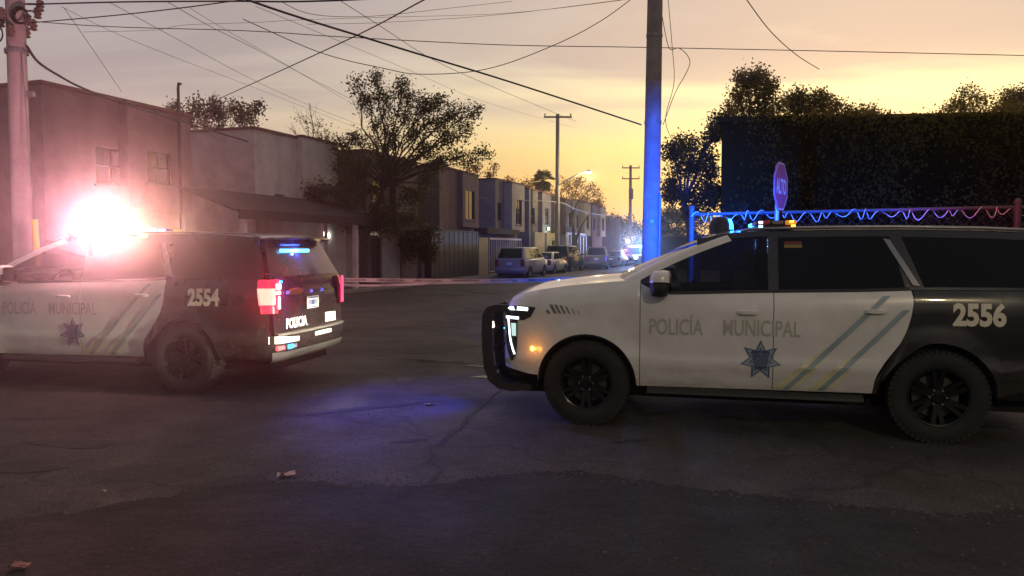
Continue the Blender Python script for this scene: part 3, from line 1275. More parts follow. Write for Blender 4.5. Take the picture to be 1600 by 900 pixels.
    for i in range(21):
        x = lerp(-1.16, -4.06, i / 20)
        e = glass_y(x, zroof(x)) + .006
        rows.append([(x - .0, e * q, zroof(x) + .038 * (1 - abs(q) ** 2.4)) for q in (1, .97, .9, .7, .35, 0, -.35, -.7, -.9, -.97, -1)])
    rf.grid(rows).build('roof', M_BLACKP, root, smooth=50)
    # tailgate
    xt = lambda z: interp(z, [.70, .85, 1.0, 1.30, 1.37], [-4.20, -4.19, -4.18, -4.165, -4.145])
    tg = MB()
    rows = []
    for i in range(13):
        z = lerp(.70, 1.375, i / 12)
        cr = -.02 * (1 if 1.16 < z < 1.30 else 0)
        rows.append([(xt(z) + cr * -.6 - .02 * (1 - (2 * j / 14 - 1) ** 2), .90 * (1 - 2 * j / 14), z) for j in range(15)])
    to = tg.build('x', M_BLACKP) if False else tg.shell(rows, (.05, 0, 0)).build('tailgate', M_BLACKP, root, smooth=40)
    rg = MB()
    rows = []
    for i in range(9):
        z = lerp(1.37, 1.80, i / 8)
        hw = lerp(.885, .70, i / 8)
        rows.append([(lerp(-4.15, -3.97, i / 8) - .05 * (1 - (2 * j / 12 - 1) ** 2), hw * (1 - 2 * j / 12), z) for j in range(13)])
    rg.grid(rows).build('rear_window', mat('rear_glass', (.035, .032, .036), rough=.12, spec=.6, dirt=(.11, .10, .10), dscale=2.5, damount=.5), to, smooth=60)
    sp = MB()
    rows = []
    for x, z, k in ((-3.90, 1.848, 0), (-4.04, 1.842, 0), (-4.135, 1.825, 0), (-4.14, 1.805, 0), (-4.02, 1.785, 0)):
        rows.append([(x - .03 * (1 - (2 * j / 12 - 1) ** 2), .72 * (1 - 2 * j / 12), z + .02 * (1 - (2 * j / 12 - 1) ** 2)) for j in range(13)])
    sp.grid(rows).build('spoiler', M_BLACKP, root, smooth=50)
    MB().bbox(-4.222, -4.19, -.42, .42, 1.165, 1.185, .006).build('tailgate_trim', M_TRIM, to)
    pt = MB().bbox(-4.232, -4.222, -.155, .155, .955, 1.105, .006).build('license_plate', M_PLATE, to)
    pl = MB()
    for (y0, y1, z0, z1) in ((-.13, .13, 1.078, 1.095), (-.13, .13, .963, .975), (-.035, .035, 1.0, 1.06)):
        pl.add([(-4.2335, y0, z0), (-4.2335, y1, z0), (-4.2335, y1, z1), (-4.2335, y0, z1)], [(0, 1, 2, 3)])
    for k in range(7):
        y = .125 - .036 * k
        if k == 3:
            continue
        pl.add([(-4.2335, y, 1.0), (-4.2335, y - .022, 1.0), (-4.2335, y - .022, 1.06), (-4.2335, y, 1.06)], [(0, 1, 2, 3)])
    pl.build('plate_print', M_PLATEB, pt)
    el_ = MB()
    el_.add([(-4.226, .40 + .16 * cos(2 * pi * k / 20), 1.185 + .036 * sin(2 * pi * k / 20)) for k in range(20)] + [(-4.20, .40 + .17 * cos(2 * pi * k / 20), 1.185 + .04 * sin(2 * pi * k / 20)) for k in range(20)],
            [tuple(range(20))] + [(k, (k + 1) % 20, 20 + (k + 1) % 20, 20 + k) for k in range(20)])
    el_.build('emblem', M_EMBLEM, to)
    for y in (.60, .02, -.28):
        MB().lathe([(0, -4.232), (.018, -4.23), (.022, -4.20)], 12, 'x', c=(0, y, 1.17 if y < .5 else 1.18)).build('gate_lamp', emis('gate_blue', (.03, .12, 1.0), 1.2), to)
    # rear bumper
    path = [(-3.56, .985), (-3.75, .985), (-3.95, .975), (-4.08, .955), (-4.18, .91), (-4.245, .83), (-4.275, .70), (-4.29, .4), (-4.295, 0)]
    path += [(x, -y) for x, y in path[-2::-1]]
    prof = [(.10, .715), (.02, .708), (0, .69), (0, .60), (.022, .588), (.022, .50), (.05, .43), (.12, .385), (.30, .37)]
    rows = []
    for i, (x, y) in enumerate(path):
        a0, b0 = path[max(0, i - 1)], path[min(len(path) - 1, i + 1)]
        tx, ty = b0[0] - a0[0], b0[1] - a0[1]
        l = sqrt(tx * tx + ty * ty)
        nx_, ny_ = -ty / l, tx / l
        rows.append([(x + nx_ * d, y + ny_ * d, z) for d, z in prof])
    bo = MB().grid(rows).build('rear_bumper', M_BLACKP, root, smooth=40)
    st = MB()
    rows = []
    for i in range(13):
        y = lerp(.88, -.88, i / 12)
        x = -4.297 + .06 * (abs(y) / .88) ** 4
        rows.append([(x + .12, y, .716), (x + .005, y, .716), (x - .006, y, .705), (x, y, .69)])
    st.grid(rows).build('step_pad', M_SKID, bo, smooth=40)
    sk = MB()
    rows = []
    for i, (x, y) in enumerate(path):
        if abs(y) > .92:
            continue
        a0, b0 = path[i - 1], path[i + 1]
        l = sqrt((b0[0] - a0[0]) ** 2 + (b0[1] - a0[1]) ** 2)
        nx_, ny_ = -(b0[1] - a0[1]) / l, (b0[0] - a0[0]) / l
        rows.append([(x + nx_ * d, y + ny_ * d, z) for d, z in ((.014, .500), (.016, .492), (.042, .425), (.112, .378), (.2, .372))])
    sk.grid(rows).build('skid_plate', M_SKID, bo, smooth=40)
    # reflective sheeting and lamps on the tail
    vs, fcs, wx, hy = text_mesh('POLICIA', 1.0, .045)
    a, b = .52 / wx, .125 / hy
    MB().add([(xt(.8) - .027, .66 - p[0] * a, .752 + p[1] * b) for p in vs], fcs).build('reflective_lettering', M_RETRO, to)
    MB().add([(xt(.8) - .025, y, z) for y, z in ((-.36, .745), (-.66, .745), (-.66, .86), (-.36, .87))], [(0, 1, 2, 3)]).build('reflective_panel', M_RETRO, to)
    rp = MB()
    A, B = [], []
    for k in range(9):
        y = lerp(.93, .48, k / 8)
        x = interp(y, [.48, .70, .83, .91, .955], [-4.288, -4.277, -4.248, -4.185, -4.08]) - .004
        A.append((x, y, lerp(.69, .655, k / 8)))
        B.append((x, y, .603))
    rp.grid([A, B]).build('reflective_panel', M_RETRO, bo)
    MB().bbox(-4.304, -4.285, -.36, .08, .615, .665, .004).build('reflective_panel', M_RETRO, bo)
    for k, (y0, y1, mm_) in enumerate(((.90, .70, M_TAIL if not hot else emis('low_red', (1, .05, .08), 1.6)), (.69, .58, M_LBLUE if hot else M_TAIL), (.57, .50, M_LENSW))):
        x = interp((y0 + y1) / 2, [.48, .70, .83, .91], [-4.266, -4.256, -4.228, -4.165]) - .006
        q = MB()
        q.bbox(x - .004, x + .03, y1, y0, .525, .572, .006)
        q.build('bumper_lamp', mm_, bo)
    # ---- push bumper on the nose
    pb = MB()
    pth = [(.80, 1.135), (.93, 1.140), (1.02, 1.11), (1.065, 1.03), (1.072, .88), (1.066, .68), (1.05, .50), (1.0, .37), (.90, .295), (.76, .275), (.56, .30)]
    wds = [.045, .06, .075, .085, .09, .09, .09, .085, .07, .055, .04]
    for s in (1, -1):
        for y0, y1, nm in ((.86, .80, 'o'), (.40, .36, 'i')):
            O_, I_ = [], []
            for i, p in enumerate(pth):
                a0, b0 = pth[max(0, i - 1)], pth[min(len(pth) - 1, i + 1)]
                tx, tz = b0[0] - a0[0], b0[1] - a0[1]
                l = sqrt(tx * tx + tz * tz)
                O_.append((p[0], p[1]))
                I_.append((p[0] + tz / l * wds[i] * 1.15, p[1] - tx / l * wds[i] * 1.15))
            for yy2, in ((y0,), (y1,)):
                pb.grid([[(x, s * yy2, z) for x, z in O_], [(x, s * yy2, z) for x, z in I_]])
            pb.grid([[(x, s * y0, z) for x, z in O_], [(x, s * y1, z) for x, z in O_]])
            pb.grid([[(x, s * y0, z) for x, z in I_], [(x, s * y1, z) for x, z in I_]])
    for (x, z, r) in ((1.0, 1.08, .03), (1.03, .86, .026), (1.03, .66, .026), (1.01, .46, .03)):
        pb.tube([(x, .83, z), (x, -.83, z)], r, 10)
    pb.grid([[(.98, .8, .40), (.98, -.8, .40)], [(.84, .8, .32), (.84, -.8, .32)], [(.6, .8, .31), (.6, -.8, .31)]])
    pb.build('push_bumper', M_TRIM, root, smooth=40)
    bo2 = MB().bbox(1.072, 1.09, -.34, .34, .80, .86, .01).build('push_bumper_lamp', M_LBLUE if not hot else M_TRIM, root)
    # ---- light bar
    lb = MB()
    lb.bbox(-1.905, -1.60, -.64, .64, 1.918, 1.962, .02)
    lbo = lb.build('light_bar', M_TRIM, root)
    for s in (1, -1):
        ft = MB()
        ft.bbox(-1.885, -1.605, min(s * .50, s * .655), max(s * .50, s * .655), 1.80, 1.917, .03)
        ft.build('mount_foot', M_TRIM, lbo)
        ft = MB()
        y0, y1 = sorted((s * .655, s * .668))
        ft.bbox(-1.765, -1.70, y0, y1, 1.812, 1.868, .004)
        ft.build('mount_plate', M_GREYTRIM, lbo)
        hot_ = hot and s > 0
        for (x0, x1, z0, z1, mm_) in ((-1.685, -1.585, 1.92, 1.961, M_LHOT if hot_ else mat('red_lens', (.42, .05, .06), rough=.15, coat=.5)), (-1.92, -1.82, 1.92, 1.961, M_LHOT if hot_ else M_AMBERLOW)):
            y0, y1 = sorted((s * .48, s * .668))
            MB().bbox(x0, x1, y0, y1, z0, z1, .012).build('end_lens', mm_, lbo)
        y0, y1 = sorted((s * .645, s * .664))
        MB().bbox(-1.80, -1.70, y0, y1, 1.925, 1.957, .006).build('end_cap', mat('bar_grey', (.22, .21, .2), rough=.5), lbo)
    for k in range(6):
        y = .42 - .168 * k
        for xf_ in (-1.592, -1.913):
            red = (k < 3)
            on = (hot and k < 5) or (not hot and not red)
            m_ = (M_LRED if red else M_LBLUE) if on else (M_TAIL if red else mat('blue_lens', (.02, .04, .25), rough=.15, coat=.5))
            if hot and on and k < 3:
                m_ = M_LHOT2
            MB().bbox(min(xf_, xf_ + .03) - .0, max(xf_, xf_ + .03), y - .07, y + .07, 1.925, 1.957, .006).build('lens', m_, lbo)
    if not hot:
        for (x, z, m_) in ((-1.60, 1.905, emis('pilot_cyan', (.3, .8, 1.0), 5)), (-1.89, 1.908, M_AMBER), (-1.875, 1.948, M_AMBER), (-1.60, 1.943, emis('pilot_white', (1, .8, .8), 4))):
            MB().bbox(x - .018, x + .018, .655, .676, z - .010, z + .010, .004).build('pilot_light', m_, lbo)
    # ---- beacon dome in front of the bar
    bc = MB()
    bc.lathe([(.0, 2.03), (.05, 2.027), (.09, 2.0), (.115, 1.95), (.12, 1.87), (.125, 1.85)], 24, 'z', c=(-1.26, .0, 0))
    bco = bc.build('beacon', M_TRIM, root, smooth=40)
    bl = MB()
    rows = []
    for i in range(6):
        z = lerp(1.895, 2.0, i / 5)
        r = interp(z, [1.87, 1.95, 2.0, 2.03], [.126, .122, .098, .06])
        rows.append([(-1.26 - r * cos(a), r * sin(a), z) for a in [lerp(-1.25, .85, j / 9) for j in range(10)]])
    bl.grid(rows).build('beacon_lens', M_LBLUE, bco, smooth=60)
    # ---- seats and steering wheel seen through the front glass
    for s in (1, -1):
        se = MB()
        se.bbox(-1.62, -1.42, s * .42 - .25, s * .42 + .25, .93, 1.46, .07)
        se.bbox(-1.57, -1.46, s * .42 - .13, s * .42 + .13, 1.50, 1.66, .05)
        se.build('seat', M_SEAT, root, smooth=60)
    sw = MB()
    sw.M = Matrix.Translation((-.93, .42, 1.25)) @ Matrix.Rotation(radians(65), 4, 'Y')
    sw.tube([(.18 * cos(2 * pi * k / 20), .18 * sin(2 * pi * k / 20), 0) for k in range(21)], .016, 6)
    sw.M = None
    sw.build('steering_wheel', M_TRIM, root, smooth=60)
    MB().grid([[(-.45, .8, 1.37), (-.45, -.8, 1.37)], [(-.85, .8, 1.33), (-.85, -.8, 1.33)], [(-.9, .8, 1.15), (-.9, -.8, 1.15)]]).build('dashboard', M_TRIM, root)
    # ---- signwriting on the left side
    vs, fcs, wx, hy = text_mesh(number, 1.0, .045)
    a, b = .41 / wx, .205 / hy
    qn = [c for c in root.children if c.name.startswith('rear_quarter')][0]
    decal([(p[0] * a, p[1] * b) for p in vs], fcs, -3.158, 1.033, 1, .006).build('unit_number', M_NUMBER, qn)
    d1 = [c for c in root.children if c.name.startswith('front_door')][0]
    d2 = [c for c in root.children if c.name.startswith('rear_door')][0]
    hgt = .148
    for wd, xa, xb, z0, par in (('POLICÍA', -.598, -1.083, .898, d1), ('MUNICIPAL', -1.262, -1.930, .904, d1)):
        vs, fcs, wx, hy = text_mesh(wd, 1.0, .006)
        cap = .72 * 1.0
        a = (xa - xb) / wx
        b = hgt / (.70 if 'Í' in wd else hy)
        decal([(p[0] * a, p[1] * b) for p in vs], fcs, xa, z0, 1, .005).build('lettering', M_LETTER, par)
    # seven-pointed badge across the two front doors' edge
    cx_, cz_ = -1.592, .688
    for (r0, r1, mm_, off) in ((.185, .100, M_BADGE, .0045), (.150, .080, M_BADGE2, .006), (.118, .070, M_BADGE, .0075)):
        pts = star_poly(7, r0, r1)
        mbd = MB()
        ring = [(cx_ - p[0], side_y(cx_ - p[0], cz_ + p[1]) + off, cz_ + p[1]) for p in pts]
        mbd.add([(cx_, side_y(cx_, cz_) + off, cz_)] + ring, [(0, 1 + i, 1 + (i + 1) % 14) for i in range(14)])
        mbd.build('badge', mm_, d1)
    sh = [(-.062, .055), (.062, .055), (.066, 0), (.05, -.06), (0, -.085), (-.05, -.06), (-.066, 0)]
    MB().add([(cx_ - a, side_y(cx_ - a, cz_ + b) + .0095, cz_ + b) for a, b in sh], [tuple(range(7))]).build('badge', M_BADGE3, d1)
    MB().add([(cx_ - a * .5, side_y(cx_ - a * .5, cz_ + b * .5) + .011, cz_ + b * .5) for a, b in sh], [tuple(range(7))]).build('badge', M_BADGE2, d1)
    MB().add([(cx_ - a, side_y(cx_ - a, cz_ + b) + .0095, cz_ + b) for a, b in ((-.08, .062), (.08, .062), (.075, .085), (-.075, .085))], [(0, 1, 2, 3)]).build('badge', M_BADGE3, d1)
    # diagonal stripes on the rear door
    for (xa, za, xb, zb_) in ((-2.640, 1.285, -1.815, .424), (-2.795, 1.165, -2.112, .427)):
        for wdt, sh_, off, mm_, f0 in ((.105, -.035, .004, M_STRIPEY, .42), (.030, 0, .006, M_STRIPEB, 0)):
            A, B = [], []
            for k in range(25):
                f = lerp(f0, 1, k / 24)
                x, z = lerp(xa, xb, f), lerp(za, zb_, f)
                for arr, sg in ((A, 1), (B, -1)):
                    xx = x + sg * wdt * (1 if mm_ is M_STRIPEB else min(1, (f - f0) * 2.2 + .12)) - sh_ * (sg < 0)
                    arr.append((xx, side_y(xx, z) + off, z))
            MB().grid([A, B]).build('stripe', mm_, d2)
    for x in (0.0, -3.07):
        for s in (1, -1):
            make_wheel(root, x, s)
    return root


M_LHOT2 = emis('led_hot_pink', (1.0, .35, .42), 14)
suv_r = make_police_suv('white and black police SUV numbered 2556 with a black push bumper and its headlight on', '2556', (.937, 8.26, 0), .2351, False)
suv_l = make_police_suv('white and black police SUV numbered 2554 with its roof bar glaring red and white', '2554', (-6.63, 10.52, 0), .215, True)

# ================================================================== HOUSES
def stucco(name, col):
    return mat(name, col, rough=.9, var=.14, vscale=1.2, bump=.25, bscale=25, dirt=tuple(c * .45 for c in col), dscale=.9, damount=.55)


S_PINK = stucco('stucco_rose', (.27, .18, .165))
S_WHITE = stucco('stucco_white', (.60, .57, .55))
S_GREY = stucco('stucco_grey', (.22, .195, .18))
S_TAN = stucco('stucco_tan', (.40, .34, .25))
S_YEL = stucco('stucco_yellow', (.52, .44, .22))
S_BROWN = stucco('stucco_brown', (.14, .105, .088))
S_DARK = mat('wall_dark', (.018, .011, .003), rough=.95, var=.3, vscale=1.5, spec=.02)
S_BAND = stucco('band_terracotta', (.20, .10, .08))
M_WFRAME = mat('window_frame_alu', (.12, .11, .105), rough=.45, metal=.4)
M_PANE = mat('house_pane', (.02, .02, .022), rough=.05, spec=.7)
M_PANELIT = emis('lit_pane', (1.0, .78, .42), .8)
M_IRON = mat('black_iron', (.02, .019, .018), rough=.6, var=.2)
M_SHEET = mat('dark_sheet_metal', (.028, .026, .026), rough=.55, metal=.2, var=.25, vscale=2)
M_WHITEIRON = mat('white_iron', (.55, .53, .50), rough=.6, var=.15)
M_TANK = mat('tank_black', (.02, .02, .02), rough=.6)
M_ROOF = mat('roof_dark', (.06, .045, .042), rough=.9, var=.3, vscale=2)


def wall_holes(mb, P, L, H, holes, dep):
    """P(s, z, d): a wall L long and H high with rectangular openings (s0, s1, z0, z1) of depth dep"""
    ss = sorted({0, L} | {h[0] for h in holes} | {h[1] for h in holes})
    zs = sorted({0, H} | {h[2] for h in holes} | {h[3] for h in holes})
    for i in range(len(ss) - 1):
        for j in range(len(zs) - 1):
            cs, cz = (ss[i] + ss[i + 1]) / 2, (zs[j] + zs[j + 1]) / 2
            if any(h[0] < cs < h[1] and h[2] < cz < h[3] for h in holes):
                continue
            mb.add([P(ss[i], zs[j], 0), P(ss[i + 1], zs[j], 0), P(ss[i + 1], zs[j + 1], 0), P(ss[i], zs[j + 1], 0)], [(0, 1, 2, 3)])
    for (a, b, c, d) in holes:
        for (p, q) in (((a, c), (b, c)), ((b, c), (b, d)), ((b, d), (a, d)), ((a, d), (a, c))):
            mb.add([P(p[0], p[1], 0), P(q[0], q[1], 0), P(q[0], q[1], dep), P(p[0], p[1], dep)], [(0, 1, 2, 3)])


def pbox(mb, P, s0, s1, z0, z1, d0, d1):
    vs = [P(s, z, d) for d in (d0, d1) for z in (z0, z1) for s in (s0, s1)]
    mb.add(vs, [(0, 1, 3, 2), (4, 6, 7, 5), (0, 2, 6, 4), (1, 5, 7, 3), (0, 4, 5, 1), (2, 3, 7, 6)])


def window_in(root, P, h, dep, lit=False, bars=1, sill=True, barm=None):
    a, b, c, d = h
    fm = MB()
    t = .05
    for (s0, s1, z0, z1) in ((a, a + t, c, d), (b - t, b, c, d), (a + t, b - t, c, c + t), (a + t, b - t, d - t, d)):
        pbox(fm, P, s0, s1, z0, z1, dep - .05, dep)
    for k in range(bars):
        s = lerp(a, b, (k + 1) / (bars + 1))
        pbox(fm, P, s - .02, s + .02, c + t, d - t, dep - .045, dep - .005)
    pbox(fm, P, a + t, b - t, (c + d) / 2 - .015, (c + d) / 2 + .015, dep - .044, dep - .006)
    f = fm.build('window', M_WFRAME, root)
    pm = MB().add([P(a, c, dep - .02), P(b, c, dep - .02), P(b, d, dep - .02), P(a, d, dep - .02)], [(0, 1, 2, 3)])
    pm.build('pane', M_PANELIT if lit else M_PANE, f)
    if sill:
        sm = MB()
        pbox(sm, P, a - .06, b + .06, c - .07, c - .003, -.05, dep - .06)
        sm.build('sill', S_GREY, f)


def house(label, u0, v0, L, dep, H, wallm, fac=(), side=(), bay=None, tank=None, parapet=.35, bandm=None, door=None, lit=()):
    root = empty('house', G(u0, v0), ANG, label=label, cat='house', group='row houses along the side street')
    Pf = lambda s, z, d: (s, d, z)
    Ps = lambda s, z, d: (d, s, z)
    wb = MB()
    wall_holes(wb, Pf, L, H, list(fac) + ([door] if door else []), .14)
    wall_holes(wb, Ps, dep, H, side, .14)
    wb.add([(L, 0, 0), (L, dep, 0), (L, dep, H), (L, 0, H)], [(0, 1, 2, 3)])
    wb.add([(0, dep, 0), (L, dep, 0), (L, dep, H), (0, dep, H)], [(0, 1, 2, 3)])
    wb.build('wall', wallm, root)
    rb = MB()
    rb.box(.2, L - .2, .2, dep - .2, H - .5, H - .4)
    rb.build('roof', M_ROOF, root)
    pb_ = MB()
    e = .05
    for (x0, x1, y0, y1) in ((-e, L + e, -e, .18), (-e, .18, .18, dep - .18), (L - .18, L + e, .18, dep - .18), (-e, L + e, dep - .18, dep + e)):
        pb_.box(x0, x1, y0, y1, H - .002, H + .10)
    pb_.build('parapet_coping', bandm or S_BAND, root)
    for i, h in enumerate(fac):
        window_in(root, Pf, h, .14, lit=(i in lit))
    for h in side:
        window_in(root, Ps, h, .14)
    if door:
        db = MB()
        pbox(db, Pf, door[0] + .03, door[1] - .03, .02, door[3] - .03, .08, .13)
        do = db.build('door', mat('door_dark', (.05, .035, .028), rough=.5, var=.2), root)
        hb = MB()
        pbox(hb, Pf, door[1] - .14, door[1] - .10, 1.0, 1.12, .03, .079)
        hb.build('handle', M_CHROME, do)
    if bay:
        s0, s1, z0, z1, out_, bm_ = bay[:6]
        bb = MB()
        Pb = lambda s, z, d: (s, d - out_, z)
        Pbs = lambda s, z, d: (s0 + d, s, z)
        hs = bay[6] if len(bay) > 6 else []
        tmp = MB()
        wall_holes(tmp, lambda s, z, d: (s + s0, d - out_, z + z0), s1 - s0, z1 - z0, [(a - s0, b - s0, c - z0, d - z0) for a, b, c, d in hs], .12)
        tmp.box(s0, s1, -out_ + .13, -.003, z0 + .001, z1 - .001)
        tmp.add([(s0, -out_, z1), (s1, -out_, z1), (s1, -out_ + .13, z1), (s0, -out_ + .13, z1)], [(0, 1, 2, 3)])
        tmp.add([(s0, -out_, z0), (s0, -out_ + .13, z0), (s0, -out_ + .13, z1), (s0, -out_, z1)], [(0, 1, 2, 3)])
        tmp.add([(s1, -out_, z0), (s1, -out_ + .13, z0), (s1, -out_ + .13, z1), (s1, -out_, z1)], [(0, 1, 2, 3)])
        tmp.build('bay', bm_, root)
        for h in hs:
            window_in(root, Pb, h, .12)
        cb = MB()
        cb.box(s0 - .05, s1 + .05, -out_ - .05, -.06, z1 + .002, z1 + .09)
        cb.build('bay_coping', bandm or S_BAND, root)
    if tank:
        tb = MB()
        tb.lathe([(0, 1.25), (.16, 1.25), (.18, 1.18), (.45, 1.05), (.52, .9), (.53, .5), (.52, .1), (.5, 0)], 20, 'z', c=(tank[0], tank[1], H - .4))
        tb.build('water_tank', M_TANK, root, smooth=40)
    return root


h1 = house('large rose two-storey corner house behind the glaring light bar', 15.75, 18.9, 5.2, 9, 6.15, S_PINK,
           fac=[(1.7, 2.9, 3.6, 4.7), (3.0, 4.2, .95, 2.1)], side=[(2.2, 3.6, 3.4, 4.6)], bay=(2.55, 5.2, 2.9, 6.05, .35, S_PINK, [(3.3, 4.3, 3.75, 4.75)]), door=(.7, 1.6, 0, 2.1))
ms = MB()
ms.tube([(4.6, -.42, 1.2), (4.6, -.42, 6.9), (4.62, -.42, 7.05), (4.72, -.42, 7.05)], .045, 8)
ms.bbox(4.45, 4.75, -.52, -.36, 1.3, 1.8, .02)
ms.build('service_mast', M_IRON, h1, smooth=40)
h2 = house('white two-storey house with one small brown window facing the street', 23.4, 17.9, 5.1, 9, 6.0, S_WHITE,
           fac=[(1.15, 1.8, 3.05, 3.75)], side=[], bay=(2.6, 5.1, 2.95, 6.05, .28, S_WHITE), parapet=.4)
h3 = house('brown house half hidden behind the forked street tree', 30.3, 17.3, 4.6, 9, 6.0, S_BROWN,
           fac=[(.6, 1.7, 3.7, 4.8)], bay=(2.3, 4.6, 2.9, 5.9, .3, S_BROWN))
h4 = house('rose-brown house with a black water tank on its roof and one glowing window', 37.3, 16.9, 4.9, 9, 6.0, stucco('stucco_dusty_rose', (.23, .155, .135)),
           fac=[(.8, 1.9, .9, 2.1)], side=[(1.5, 2.6, 3.6, 4.7)], bay=(2.5, 4.9, 2.9, 5.9, .3, stucco('stucco_dusty_rose', (.23, .155, .135)), [(2.9, 4.3, 3.35, 5.0)]), tank=(3.2, 1.5))
h5 = house('tan house with a pale projecting bay beside the tall street pole', 46.8, 17.25, 4.4, 9, 6.15, S_GREY,
           fac=[(.4, 1.3, 3.5, 4.7)], side=[(1.6, 2.6, 3.7, 4.7)], bay=(1.7, 4.4, 2.85, 6.05, .55, S_TAN, [(2.5, 3.8, 3.3, 5.0)]))
h6 = house('grey house with a greenish wall lamp behind the black parked car', 53.8, 17.2, 4.6, 9, 6.0, S_GREY,
           fac=[(.5, 1.4, 3.5, 4.7)], bay=(2.2, 4.6, 2.9, 5.9, .35, S_GREY, [(2.9, 4.0, 3.5, 4.8)]))
h7 = house('brown house just right of the tall pole, above the yellow wall', 60.6, 17.2, 4.6, 9, 5.9, S_BROWN, fac=[(.5, 1.4, 3.5, 4.7)], bay=(2.2, 4.6, 2.9, 5.8, .35, S_BROWN, [(2.9, 4.0, 3.5, 4.8)]))
h8 = house('pale yellow house behind the pruned street tree', 67.4, 17.2, 4.6, 9, 6.0, S_TAN, fac=[(.5, 1.4, 3.5, 4.7)], bay=(2.2, 4.6, 2.9, 5.9, .35, S_YEL, [(2.9, 4.0, 3.5, 4.8)]))
h9 = house('small grey house at the far end of the row', 74.2, 17.2, 4.6, 9, 5.9, S_GREY, fac=[(.5, 1.4, 3.5, 4.7)], bay=(2.2, 4.6, 2.9, 5.8, .35, S_TAN, [(2.9, 4.0, 3.5, 4.8)]))
h10 = house('low dark house closing the end of the row', 82.5, 17.2, 6, 9, 5.0, S_BROWN, fac=[(.5, 1.4, 3.1, 4.2)])

# ground-floor fronts: one wall with openings, the pieces of its neighbours each of their own
def front_wall(label, u0, u1, v, H, m, door=None, win=None, gate=False):
    root = empty('front_wall', G(u0, v), ANG, label=label, cat='wall')
    Pf = lambda s, z, d: (s, d, z)
    L = u1 - u0
    hs = [h for h in (door, win) if h]
    wb = MB()
    wall_holes(wb, Pf, L, H, hs, .18)
    wb.add([(0, 0, 0), (0, .18, 0), (0, .18, H), (0, 0, H)], [(0, 1, 2, 3)])
    wb.add([(L, 0, 0), (L, .18, 0), (L, .18, H), (L, 0, H)], [(0, 1, 2, 3)])
    wb.add([(0, 0, H), (L, 0, H), (L, .18, H), (0, .18, H)], [(0, 1, 2, 3)])
    wb.build('wall', m, root)
    if win:
        window_in(root, Pf, win, .15)
    if door:
        d = MB()
        n = 7
        for k in range(n):
            s = lerp(door[0] + .05, door[1] - .05, k / (n - 1))
            pbox(d, Pf, s - .012, s + .012, .05, door[3] - .45, .10, .13)
        for z in (.08, .9, 1.7, door[3] - .45):
            pbox(d, Pf, door[0] + .02, door[1] - .02, z - .02, z + .02, .135, .16)
        do = d.build('grille_door', M_IRON, root)
        tr = MB()
        pbox(tr, Pf, door[0] + .04, door[1] - .04, door[3] - .30, door[3] - .12, .11, .13)
        tr.build('transom', emis('transom_glow', (.9, .85, .65), .16, (.5, .5, .45)), do)
        inn = MB()
        inn.add([Pf(door[0], 0, .17), Pf(door[1], 0, .17), Pf(door[1], door[3], .17), Pf(door[0], door[3], .17)], [(0, 1, 2, 3)])
        inn.build('door_recess', M_IRON, do)
    return root


front_wall('white front wall lit blue beside the police SUV tail', 26.4, 27.75, 16.8, 2.75, S_WHITE)
front_wall('grey front wall with a narrow iron grille door behind the forked tree', 27.78, 32.7, 16.86, 2.75, stucco('stucco_pale_grey', (.36, .34, .32)), door=(2.1, 3.15, 0, 2.55))
front_wall('dark low front wall left of the black gate', 32.73, 35.2, 16.8, 2.45, S_BROWN)
front_wall('yellowish pillar wall between the black gate and the white railing', 42.0, 43.5, 16.5, 2.35, S_YEL)
front_wall('yellow wall with a narrow window lit by a street lamp', 52.0, 58.6, 16.2, 2.85, S_YEL, win=(4.4, 5.2, 1.2, 2.3))

# lean-to carport roofs
def carport(label, u0, u1, v0, v1, z0, z1, posts):
    root = empty('carport', G(u0, v0), ANG, label=label, cat='carport')
    L, D = u1 - u0, v1 - v0
    r = MB()
    rows = []
    n = int(L / .22)
    for i in range(n * 2 + 1):
        x = L * i / (2 * n)
        zz = .025 * (i % 2)
        rows.append([(x, 0, z0 + zz), (x, D, z1 + zz)])
    r.grid(rows)
    r.grid([[(p[0][0], 0, z0 - .06), (p[1][0], D, z1 - .06)] for p in (rows[0], rows[-1])])
    r.build('roof', M_ROOF, root)
    f = MB()
    f.box(0, L, -.06, -.003, z0 - .26, z0 + .03)
    f.build('fascia', mat('fascia_dark', (.05, .035, .032), rough=.8, var=.2), root)
    for s in posts:
        p = MB()
        p.bbox(s - .09, s + .09, .05, .23, 0, z0 - .062, .02)
        p.build('post', S_WHITE, root)
    return root


carport('long dark lean-to roof in front of the white house', 19.2, 29.2, 15.3, 17.55, 2.85, 3.62, (.4, 4.6, 7.0))
carport('flat dark eave over the grille door', 29.25, 35.0, 15.9, 16.78, 2.80, 2.98, ())

# gates and railings
def sheet_gate(label, u0, u1, v, H):
    root = empty('metal_gate', G(u0, v), ANG, label=label, cat='gate')
    L = u1 - u0
    n = int(L / .32)
    for k in range(n):
        b = MB()
        a0, a1 = L * k / n + .008, L * (k + 1) / n - .008
        b.box(a0, a1, -.008 * (k % 2), .03, .06, H - .05)
        b.build('panel', M_SHEET, root)
    f = MB()
    f.box(-.05, L + .05, -.02, .05, H - .047, H + .02)
    f.box(-.05, L + .05, -.02, .05, .02, .057)
    f.build('gate_frame', M_IRON, root)
    return root


sheet_gate('tall black sheet-metal carport gate right of the small bushy tree', 35.4, 41.9, 16.5, 2.65)


